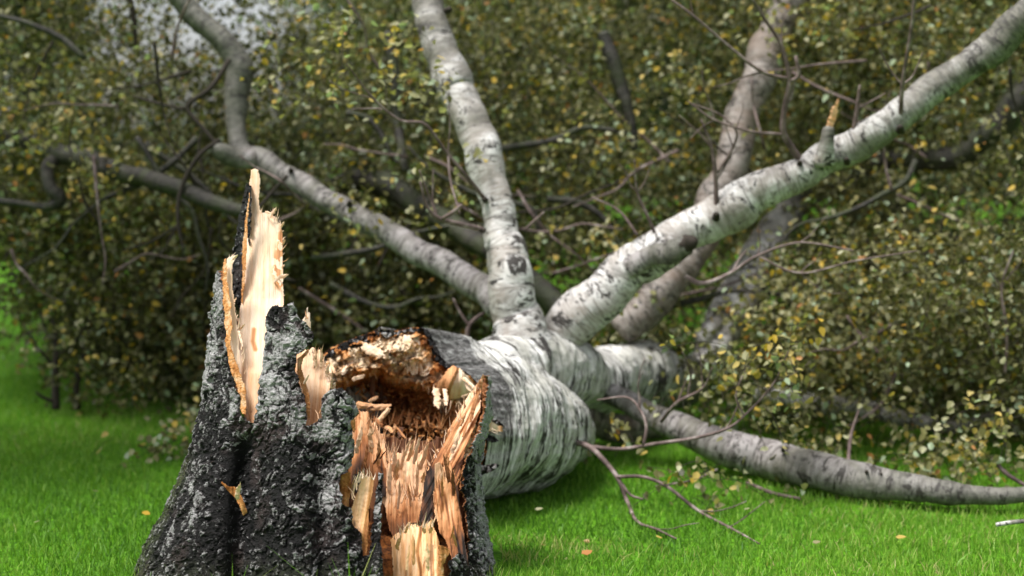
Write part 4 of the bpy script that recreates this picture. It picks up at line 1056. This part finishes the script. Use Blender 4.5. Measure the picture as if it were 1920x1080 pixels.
twig([(876, 650, 4.4, 12), (880, 610, 4.4, 10), (915, 580, 4.4, 7)], [(880, 612, 4.4, 8), (862, 585, 4.4, 6), (850, 560, 4.4, 4)], [(985, 430, 4.25, 7), (1020, 398, 4.2, 5)], [(560, 540, 5.1, 8), (640, 590, 5.1, 8), (690, 625, 5.1, 7)], seed=95)
twig([(1885, 700, 4.3, 7), (1888, 620, 4.3, 7), (1878, 540, 4.3, 6), (1900, 470, 4.3, 4)], [(1860, 860, 4.0, 9), (1890, 890, 3.98, 9), (1940, 920, 3.95, 8)], [(1590, 880, 4.05, 9), (1595, 820, 4.1, 8), (1610, 770, 4.1, 5)], [(1680, 700, 4.5, 8), (1650, 760, 4.5, 8), (1590, 800, 4.5, 6)], [(1400, 905, 4.2, 8), (1450, 925, 4.12, 9), (1500, 935, 4.1, 6)], seed=99)

r = np.random.default_rng(88)
for i in range(44):
    x, y, d = r.uniform(0, 1900), r.uniform(0, 620), r.uniform(4.6, 5.1)
    a = r.uniform(0, 2 * math.pi); st = r.uniform(28, 60)
    b = []
    for k in range(6):
        b.append((x, y, d, (7.5 - k) * r.uniform(.7, 1.1)))
        a += r.normal(0, .24); x += math.cos(a) * st; y += math.sin(a) * st; d += r.uniform(-.06, .04)
    tube('twig', b, M_TWIG if i % 3 else M_DTWIG, birch_t, BO, seg=.02, K=6, lump=.2, seed=200 + i, lm=22)


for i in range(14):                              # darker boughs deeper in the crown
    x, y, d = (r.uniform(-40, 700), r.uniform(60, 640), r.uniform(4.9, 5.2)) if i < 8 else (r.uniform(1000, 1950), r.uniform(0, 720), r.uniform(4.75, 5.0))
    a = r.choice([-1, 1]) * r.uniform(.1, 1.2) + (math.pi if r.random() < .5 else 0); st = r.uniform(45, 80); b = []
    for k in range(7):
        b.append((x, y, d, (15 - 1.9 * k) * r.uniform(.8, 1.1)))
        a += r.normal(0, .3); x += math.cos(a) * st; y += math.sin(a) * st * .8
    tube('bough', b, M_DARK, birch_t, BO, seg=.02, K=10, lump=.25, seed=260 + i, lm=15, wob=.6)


def knot(px, py, d, w, dx=0, dy=-1, ln=.12):
    w *= .62
    tube('knot', [(px - dx * w * .4, py - dy * w * .4, d + .02, w), (px + dx * w * ln * .5, py + dy * w * ln * .5, d - .01, w * .8), (px + dx * w * ln, py + dy * w * ln, d - .02, w * .35)], M_DTWIG, birch_t, BO, seg=.004, K=14, lump=.5, seed=int(px), lm=40)


for a in ((842, 18, 4.50, 22, .8, -.5), (1343, 404, 4.22, 22), (1688, 240, 4.14, 24), (1588, 300, 4.18, 20), (908, 374, 4.25, 18, -.8, -.3), (903, 432, 4.2, 16, -1, 0), (1296, 455, 4.155, 52, 1, -.3), (1468, 842, 4.08, 12), (1625, 885, 3.93, 14, .3, -.9), (1652, 889, 3.93, 12, .5, -.9), (655, 380, 4.68, 18), (545, 318, 4.82, 16), (1500, 305, 4.22, 18), (925, 272, 4.33, 14, 1, 0)):
    knot(*a)

# ------------------------------------------------------------------ foliage
def skel(N, S, L, seed, nseg=6, droop=.9):
    """N drooping twigs from S; returns points (N, nseg+1, 3)"""
    rg = np.random.default_rng(seed)
    a = rg.uniform(0, 2 * math.pi, N)
    d = np.stack([np.cos(a), np.sin(a), rg.uniform(-.6, .35, N)], -1)
    pts = [S]
    seg = (L / nseg)[:, None]
    for k in range(nseg):
        d = d + np.array([0, 0, -droop / nseg]) + rg.normal(0, .16, (N, 3))
        d /= np.linalg.norm(d, axis=1)[:, None]
        pts.append(pts[-1] + d * seg)
    return np.stack(pts, 1)


def leafy(pts, per, size, seed, tones, jit=.03, tw=.0011):
    rg = np.random.default_rng(seed)
    N, n1, _ = pts.shape
    t = rg.uniform(.12, 1, (N, per)) * (n1 - 1)
    i = np.minimum(t.astype(int), n1 - 2); f = (t - i)[..., None]
    r = np.arange(N)[:, None]
    c = pts[r, i] * (1 - f) + pts[r, i + 1] * f
    c = (c + rg.normal(0, jit, c.shape)).reshape(-1, 3)
    ton = np.repeat(tones, per) + rg.normal(0, .20, len(c))
    keep = c[:, 2] > .01
    c, ton = c[keep], ton[keep]
    K = len(c)
    nrm = rg.normal(0, 1, (K, 3)) + [0, -.35, .75]; nrm /= np.linalg.norm(nrm, axis=1)[:, None]
    ax = rg.normal(0, 1, (K, 3)) + [0, 0, -.8]; ax -= nrm * (ax * nrm).sum(1)[:, None]; ax /= np.linalg.norm(ax, axis=1)[:, None]
    sd_ = np.cross(nrm, ax)
    s = (size * rg.uniform(.65, 1.25, K))[:, None]
    fold = rg.uniform(.05, .35, K)[:, None]
    V = np.stack([c - ax * s * .5, c - ax * s * .22 + sd_ * s * .36 + nrm * s * fold * .5, c + ax * s * .2 + sd_ * s * .27 + nrm * s * fold * .4, c + ax * s * .55 - nrm * s * .08,
                  c + ax * s * .2 - sd_ * s * .27 + nrm * s * fold * .4, c - ax * s * .22 - sd_ * s * .36 + nrm * s * fold * .5], 1).reshape(-1, 3)
    o = np.arange(K)[:, None] * 6
    q = np.concatenate([o + [0, 1, 2, 3], o + [0, 3, 4, 5]], 1).reshape(-1, 4)
    ton = np.clip(ton, 0, .86)
    x = rg.random(K)
    ton = np.where(x < .03, .88, np.where(x < .04, .94, np.where(x < .11, 1.0, ton)))
    # twig prisms
    A, B = pts[:, :-1].reshape(-1, 3), pts[:, 1:].reshape(-1, 3)
    dd = B - A; u = np.cross(dd, [0.31, .2, .9]); u /= np.linalg.norm(u, axis=1)[:, None] + 1e-9
    v = np.cross(dd, u); v /= np.linalg.norm(v, axis=1)[:, None] + 1e-9
    ring = [u * tw, (-.5 * u + .87 * v) * tw, (-.5 * u - .87 * v) * tw]
    TV = np.stack([A + ring[0], A + ring[1], A + ring[2], B + ring[0] * .8, B + ring[1] * .8, B + ring[2] * .8], 1).reshape(-1, 3)
    o = np.arange(len(A))[:, None] * 6
    TQ = np.concatenate([o + [0, 1, 4, 3], o + [1, 2, 5, 4], o + [2, 0, 3, 5]], 1).reshape(-1, 4)
    return V, q, np.repeat(ton, 2), TV, TQ


def join(parts):
    V, Q, T, TV, TQ = [], [], [], [], []
    nv = ntv = 0
    for v, q, t, tv, tq in parts:
        V.append(v); Q.append(q + nv); T.append(t); TV.append(tv); TQ.append(tq + ntv)
        nv += len(v); ntv += len(tv)
    return map(np.concatenate, (V, Q, T, TV, TQ))


def thin(px, py):
    """open places in the crown: keep probability"""
    k = np.ones_like(px)
    for cx, cy, rx, ry, a in ((450, 0, 95, 80, 1.0), (350, 40, 60, 45, .85), (190, 75, 100, 45, .45), (240, 190, 80, 45, .7), (250, 235, 70, 40, .7), (50, 150, 90, 90, .7), (290, 385, 60, 35, .5), (0, 560, 80, 110, 1.0), (575, 400, 60, 40, .35),
                              (1250, 145, 60, 50, .6), (1290, 185, 40, 20, .5), (1840, 385, 60, 30, .4), (60, 60, 60, 70, .5), (120, 690, 70, 50, .5), (700, 60, 60, 40, .2)):
        k *= 1 - a * np.exp(-(((px - cx) / rx) ** 2 + ((py - cy) / ry) ** 2) ** 1.5)
    return k


rg = np.random.default_rng(77)
N0 = 44000
px = rg.uniform(-330, 2280, N0); py = rg.uniform(-330, 860, N0)
dmin = np.interp(px, [-300, 300, 700, 1000, 1300, 1900, 2300], [5.2, 5.15, 5.2, 5.2, 5.2, 4.85, 4.8])
dep = dmin + (8.4 - dmin) * rg.random(N0) ** 1.35
S = P(px, py, dep)
bot = np.interp(px, [-300, -20, 20, 60, 110, 170, 240, 400, 2300], [380, 400, 440, 530, 610, 660, 690, 720, 900])
keep = (S[:, 2] > .15) & (py < bot) & (rg.random(N0) < thin(px, py))
cl = fbm(S * [1.6, 1.6, 1.6], 3, 50)
keep &= cl > rg.uniform(-.26, .22, N0)
keep &= ~((px < -90) & (py > 100) & (rg.random(N0) < .75))
keep &= ~((px > 1100) & (px < 1420) & (py > 520) & (dep < 5.5) & (rg.random(N0) < .75))
S, cl, px, py, dep = S[keep], cl[keep], px[keep], py[keep], dep[keep]
S = S[:8600]
N = len(S)
tones = .36 + .55 * fbm(S * 1.5, 2, 90) + rg.normal(0, .10, N)
parts = [leafy(skel(N, S, rg.uniform(.2, .5, N), 1), 24, .0255, 2, tones)]
r = np.random.default_rng(505)
n5 = 5200
S5 = P(r.uniform(-200, 900, n5), r.uniform(330, 730, n5), 5.25 + 1.6 * r.random(n5) ** 1.3)
b5 = np.interp((S5[:, 0]) / S5[:, 1] * F + 960, [-200, 0, 60, 140, 260, 400], [380, 420, 550, 650, 700, 740])
p5 = 270 + (CAMZ - S5[:, 2]) / S5[:, 1] * F
S5 = S5[(S5[:, 2] > .12) & (p5 < b5) & (fbm(S5 * 2.2, 3, 51) > r.uniform(-.40, .15, n5))][:2300]
parts.append(leafy(skel(len(S5), S5, r.uniform(.15, .4, len(S5)), 6), 20, .027, 7, .36 + .35 * fbm(S5 * 1.5, 2, 90)))
# heap of foliage behind and over the limb that lies down to the right
N1 = 2600
px = rg.uniform(1180, 2200, N1)
d0 = np.interp(px, [1180, 1500, 1750, 1920, 2200], [4.75, 4.48, 4.26, 4.14, 4.1])
dep = d0 + .12 + rg.random(N1) ** 1.3 * 1.2
S1 = P(px, rg.uniform(430, 900, N1), dep)
q1 = 270 + (CAMZ - S1[:, 2]) / S1[:, 1] * F
k = (S1[:, 2] > .06) & ((px > 1400) | (q1 > 800) | (rg.random(N1) < .2)) & (S1[:, 2] < 1.15) & (fbm(S1 * 2.3, 3, 60) > rg.uniform(-.35, .25, N1))
S1 = S1[k][:1500]; N = len(S1)
parts.append(leafy(skel(N, S1, rg.uniform(.15, .4, N), 3), 26, .0225, 4, .38 + .35 * fbm(S1 * 2, 2, 91)))


def spray(cx, cy, d, rx, ry, n, per, tone, size=.025, L=(.08, .22), seed=0, rd=.12):
    r = np.random.default_rng(seed)
    x = cx + rx * r.normal(0, .5, n); y = cy + ry * r.normal(0, .5, n)
    s = P(x, y, d + r.uniform(-rd, rd, n))
    return leafy(skel(n, s, r.uniform(*L, n), seed + 1), per, size, seed + 2, np.full(n, tone), jit=.018)


for i, a in enumerate([(1445, 655, 3.92, 60, 60, 22, 8, .68), (1430, 740, 3.95, 60, 50, 14, 7, .66), (1340, 900, 3.92, 60, 50, 14, 6, .62), (1310, 690, 4.3, 60, 60, 14, 7, .5), (1190, 570, 4.85, 50, 60, 18, 9, .4), (1290, 640, 4.9, 50, 60, 14, 9, .35),
                       (1130, 800, 4.2, 50, 30, 8, 6, .5), (290, 860, 4.5, 75, 55, 30, 7, .60), (350, 800, 4.6, 40, 60, 20, 8, .5), (700, 400, 4.65, 50, 50, 16, 8, .6), (840, 350, 4.25, 60, 60, 12, 6, .6), (720, 120, 4.3, 110, 80, 26, 8, .62), (620, 60, 4.4, 90, 80, 22, 8, .55),
                       (1120, 430, 4.9, 60, 40, 14, 8, .7), (1150, 250, 5.0, 60, 70, 16, 8, .74), (1290, 130, 5.0, 70, 60, 12, 7, .68), (1500, 40, 5, 90, 80, 24, 9, .7), (1700, 80, 5.0, 120, 90, 40, 9, .66), (1390, 260, 4.9, 50, 30, 10, 8, .6),
                       (1550, 850, 4.3, 70, 40, 20, 8, .6), (1750, 860, 4.2, 100, 50, 34, 9, .6), (1880, 800, 4.1, 70, 80, 26, 8, .66), (1480, 560, 4.7, 90, 70, 30, 9, .62), (1600, 650, 4.6, 120, 80, 40, 9, .6), (100, 200, 5.0, 120, 90, 26, 9, .6), (210, 330, 5.0, 100, 80, 26, 9, .62), (130, 600, 5.0, 60, 50, 14, 8, .5),
                       (1560, 930, 4.0, 70, 14, 6, 5, .6)]):
    parts.append(spray(*a, seed=700 + 5 * i))
r = np.random.default_rng(640)
S2 = np.stack([r.uniform(-3.1, -1.7, 900), r.uniform(3.7, 4.6, 900), r.uniform(2.2, 3.0, 900)], -1)  # unseen leaves overhead at the left, added to cast shade on the lawn
parts.append(leafy(skel(900, S2, r.uniform(.2, .45, 900), 41), 9, .045, 42, .4 + .2 * fbm(S2 * 2, 2, 92)))
V, Q, T, TV, TQ = join(parts)
NLEAF = len(Q) // 2
o = mesh_obj('foliage', V, Q, mat=M_LEAF, parent=birch_t, fattrs={'tone': T}, org=BO, smooth=True); o['kind'] = 'stuff'
o['label'] = 'olive and yellow autumn birch leaves'
o = mesh_obj('fine_twigs', TV, TQ, mat=M_DTWIG, parent=birch_t, org=BO); o['kind'] = 'stuff'
print('leaves', NLEAF)

# ------------------------------------------------------------------ trees behind, sapling, small things
def far_tree(name, label, x, y, hgt, rad, nle, seed, tone, base=.1, group='trees beyond the fallen birch', conif=False):
    t = empty(name, (x, y, 0), label, 'tree', group)
    r = np.random.default_rng(seed)
    org = np.array([x, y, 0])
    zz = np.linspace(0, hgt * .92, 9)
    C = np.stack([x + .12 * np.cumsum(r.normal(0, .4, 9)), y + .12 * np.cumsum(r.normal(0, .4, 9)), zz], -1)
    K = 12; a = np.linspace(0, 2 * math.pi, K, endpoint=False)
    rr = np.linspace(.16, .03, 9) * hgt / 7
    V = (C[:, None] + np.stack([np.cos(a), np.sin(a), a * 0], -1)[None] * rr[:, None, None]).reshape(-1, 3)
    i = np.arange(8)[:, None] * K; k = np.arange(K)[None]
    q = np.stack([i + k, i + (k + 1) % K, i + K + (k + 1) % K, i + K + k], -1).reshape(-1, 4)
    mesh_obj('trunk', V, q, mat=M_DARK, parent=t, attrs={'bc': V - org, 'h': V[:, 0] * 0}, org=org)
    u = r.normal(size=(nle, 3)); u /= np.linalg.norm(u, axis=1)[:, None]
    if conif:
        hz = r.random(nle) ** .8
        R_ = rad * (1 - hz) * np.sqrt(r.random(nle)); an = r.uniform(0, 2 * math.pi, nle)
        S = np.stack([x + R_ * np.cos(an), y + R_ * np.sin(an), hgt * (base + (1 - base) * hz)], -1)
    else:
        ctr = np.array([x, y, hgt * (.5 + base / 2)])
        S = ctr + u * np.array([rad, rad, hgt * (.5 - base / 2)]) * (r.random(nle) ** .4)[:, None]
    S = S[fbm(S * .9, 3, seed) > -.12]
    S = S[S[:, 2] > .05]
    N = len(S)
    v, q, tt, tv, tq = leafy(skel(N, S, r.uniform(.3, .6, N), seed + 1, 3), 7, .13, seed + 2, np.clip(tone + .5 * fbm(S * .8, 2, seed), 0, .8), jit=.12, tw=.004)
    tt = np.clip(tt, 0, .85)
    c = mesh_obj('crown', v, q, mat=M_FAR, parent=t, fattrs={'tone': tt}, org=org)
    return t


def gp(px, d): return (px - 960) / F * d


for nm, lab, pxx, d, hh, rr, nle, tone, cf in (
        ('conifer', 'dark green conifer farthest left behind the leaves', 60, 16, 8, .75, 2200, .25, True),
        ('broadleaf_tree', 'round dark tree just right of the patch of open sky', 860, 17, 7.5, 1.9, 2600, .5, False),
        ('broadleaf_tree', 'broad dark tree behind the upright pale limb', 1080, 15, 8, 2.4, 2800, .45, False),
        ('broadleaf_tree', 'green tree seen through the gap between upright and slanting limbs', 1370, 16, 7.5, 2.2, 2600, .35, False),
        ('broadleaf_tree', 'dark tree behind the long slanting limb', 1680, 15, 8, 2.2, 2600, .5, False),
        ('broadleaf_tree', 'dark tree at the right edge beyond the mossy limb', 1990, 14, 8, 2.0, 2400, .45, False)):
    far_tree(nm, lab, gp(pxx, d), d, hh, rr, nle, int(pxx), tone, conif=cf, base=.02)

# long hedge / distant wood that closes the horizon
r = np.random.default_rng(9)
n = 5200
x = r.uniform(-22, 24, n); y = 27 + r.uniform(-1.2, 1.2, n) + 1.5 * np.sin(x * .3)
zt = 2.2 + .9 * fbm(np.stack([x * .3, x * 0, x * 0], -1), 3, 5)
zt = np.where(x < -3.5, zt * .55, zt + 1.5)
S = np.stack([x, y, r.random(n) ** .8 * zt], -1)
v, q, tt, tv, tq = leafy(skel(n, S, r.uniform(.3, .7, n), 5, 3), 7, .24, 6, np.clip(.35 + .5 * fbm(S * .5, 2, 3), 0, .8), jit=.2)
o = mesh_obj('woodland', v, q, mat=M_FAR, fattrs={'tone': np.clip(tt, 0, .85)}); o['kind'] = 'stuff'; o['label'] = 'far dark green woodland edge beyond the lawn'; o['category'] = 'woodland'

# sapling at the left
SX = P(105, 765, 5.25) * [1, 1, 0]
sap = empty('sapling', SX, 'small bare sapling with dark stem standing on the lawn at the left', 'sapling')
for i, b in enumerate([[(105, 768, 5.25, 16), (104, 700, 5.25, 13), (106, 650, 5.25, 10), (100, 600, 5.25, 6)], [(104, 690, 5.25, 7), (70, 650, 5.2, 5), (45, 610, 5.2, 3)], [(105, 670, 5.25, 7), (140, 640, 5.25, 5), (170, 600, 5.2, 3)], [(106, 655, 5.25, 6), (85, 620, 5.3, 4), (75, 580, 5.3, 3)], [(105, 755, 5.25, 8), (80, 745, 5.22, 6), (68, 735, 5.2, 4)]]):
    tube('trunk' if i == 0 else 'branch', b, M_DTWIG, sap, SX, seg=.02, K=8, lump=.2, seed=i)
SX2 = P(146, 765, 5.3) * [1, 1, 0]
sap2 = empty('shrub_stem', SX2, 'dark leafy shoot just right of the bare sapling', 'shrub')
tube('stem', [(146, 768, 5.3, 14), (143, 730, 5.3, 13), (150, 690, 5.3, 16), (165, 650, 5.3, 8)], M_DTWIG, sap2, SX2, seg=.02, K=8, lump=.3, seed=8)
v, q, tt, tv, tq = spray(175, 700, 5.3, 60, 70, 26, 9, .35, seed=990)
mesh_obj('leaves', v, q, mat=M_LEAF, parent=sap2, fattrs={'tone': tt}, org=SX2)


def tuft(px, py, d, n, h0, h1, spread, seed, label, toned=.0):
    p = P(px, py, d); r = np.random.default_rng(seed)
    xy = np.stack([p[0] + r.normal(0, spread, n), p[1] + r.normal(0, spread * .6, n)], -1)
    V, q, tn = blades(n, xy, h0, h1, .0016, seed, toned, lean=.38)
    o = mesh_obj('grass_tuft', V, q, mat=M_GRASS, fattrs={'tone': tn}, org=(p[0], p[1], 0))
    o['label'] = label; o['category'] = 'grass tuft'; o['group'] = 'grass tufts at the foot of the stump'
    return o


tuft(425, 1100, 2.80, 9, .07, .17, .018, 1, 'sparse tuft of a few blades at the left hollow of the stump')
tuft(548, 1110, 2.74, 130, .05, .12, .026, 2, 'dense low tuft in front of the centre of the stump', .12)
tuft(664, 1110, 2.74, 16, .10, .23, .016, 3, 'tallest tuft with long upright blades near the yellow wedge')
tuft(290, 1100, 2.95, 60, .03, .07, .03, 4, 'low tuft by the left root of the stump')

# bits on the lawn
def flat_leaf(px, py, label, tone, size, seed):
    d = CAMZ / (math.sin(PIT) - (540 - py) / F * math.cos(PIT))
    c = P(px, py, d)
    r = np.random.default_rng(seed); a = r.uniform(0, 6.28)
    ax = np.array([math.cos(a), math.sin(a), .1]); s = np.array([-math.sin(a), math.cos(a), .25])
    V = [c - ax * size * .5, c - ax * size * .2 + s * size * .36, c + ax * size * .2 + s * size * .28, c + ax * size * .55, c + ax * size * .2 - s * size * .28, c - ax * size * .2 - s * size * .36]
    V = np.array(V) + [0, 0, .045]
    V2 = V - [0, 0, .0008]
    o = mesh_obj('fallen_leaf', np.concatenate([V, V2]), [[0, 1, 2, 3], [0, 3, 4, 5], [9, 8, 7, 6], [11, 10, 9, 6]], mat=M_LEAF, fattrs={'tone': [tone] * 4}, org=(c[0], c[1], 0))
    o['label'] = label; o['category'] = 'fallen leaf'; o['group'] = 'fallen leaves on the lawn'


flat_leaf(1120, 994, 'pale cream fallen leaf on the grass left of the dead twig tips', .8, .03, 1)
flat_leaf(275, 993, 'yellow fallen leaf on the grass left of the stump', .88, .03, 2)
flat_leaf(1100, 1070, 'orange brown fallen leaf at the bottom edge below the worn patch', .94, .03, 3)
flat_leaf(1688, 1040, 'small yellow fallen leaf on the open grass at the lower right', .86, .025, 4)
SK = P(1895, 982, 3.55) * [1, 1, 0]
o = tube('stick', [(1868, 984, 3.55, 8), (1900, 979, 3.55, 9), (1940, 976, 3.55, 7)], M_LIMB, None, SK, seg=.01, K=8, lump=.2, seed=3)
o['label'] = 'short pale stick lying on the grass at the right edge'; o['category'] = 'stick'

rr_ = np.random.default_rng(61)
ORD = ['first', 'second', 'third', 'fourth', 'fifth', 'sixth', 'seventh', 'eighth']
for k, (x, y, t, nm) in enumerate([(70, 1010, .78, 'cream'), (180, 950, .62, 'olive'), (1010, 985, .80, 'cream'), (1235, 1040, .86, 'yellow'), (1400, 985, .78, 'cream'), (1530, 1050, .66, 'olive'), (1610, 985, .66, 'olive'), (1800, 1020, .86, 'yellow')]):
    flat_leaf(x, y, 'small %s leaf on the open grass, %s loose small leaf from the left' % (nm, ORD[k]), t, .021, 80 + k)
for k, (x, y, r0) in enumerate([(935, 1040, .08), (960, 1010, .2), (985, 1060, .1), (1020, 1025, .35), (1065, 1050, .12), (1105, 1015, .25)]):
    d = CAMZ / (math.sin(PIT) - (540 - y) / F * math.cos(PIT)) * .98
    a = rr_.uniform(0, 6.28); l = rr_.uniform(9, 18)
    g = P(x, y, d) * [1, 1, 0]
    o = splinter('wood_chip', (x, y, d), (x + l * math.cos(a), y + .35 * l * math.sin(a), d), rr_.uniform(4, 7), M_WOOD, None, g, r0, seed=900 + k, w2=.6)
    o['label'] = 'pale wood chip on the grass, %s chip counting rightward from the stump' % ORD[k]; o['category'] = 'wood chip'; o['group'] = 'wood chips beside the stump'
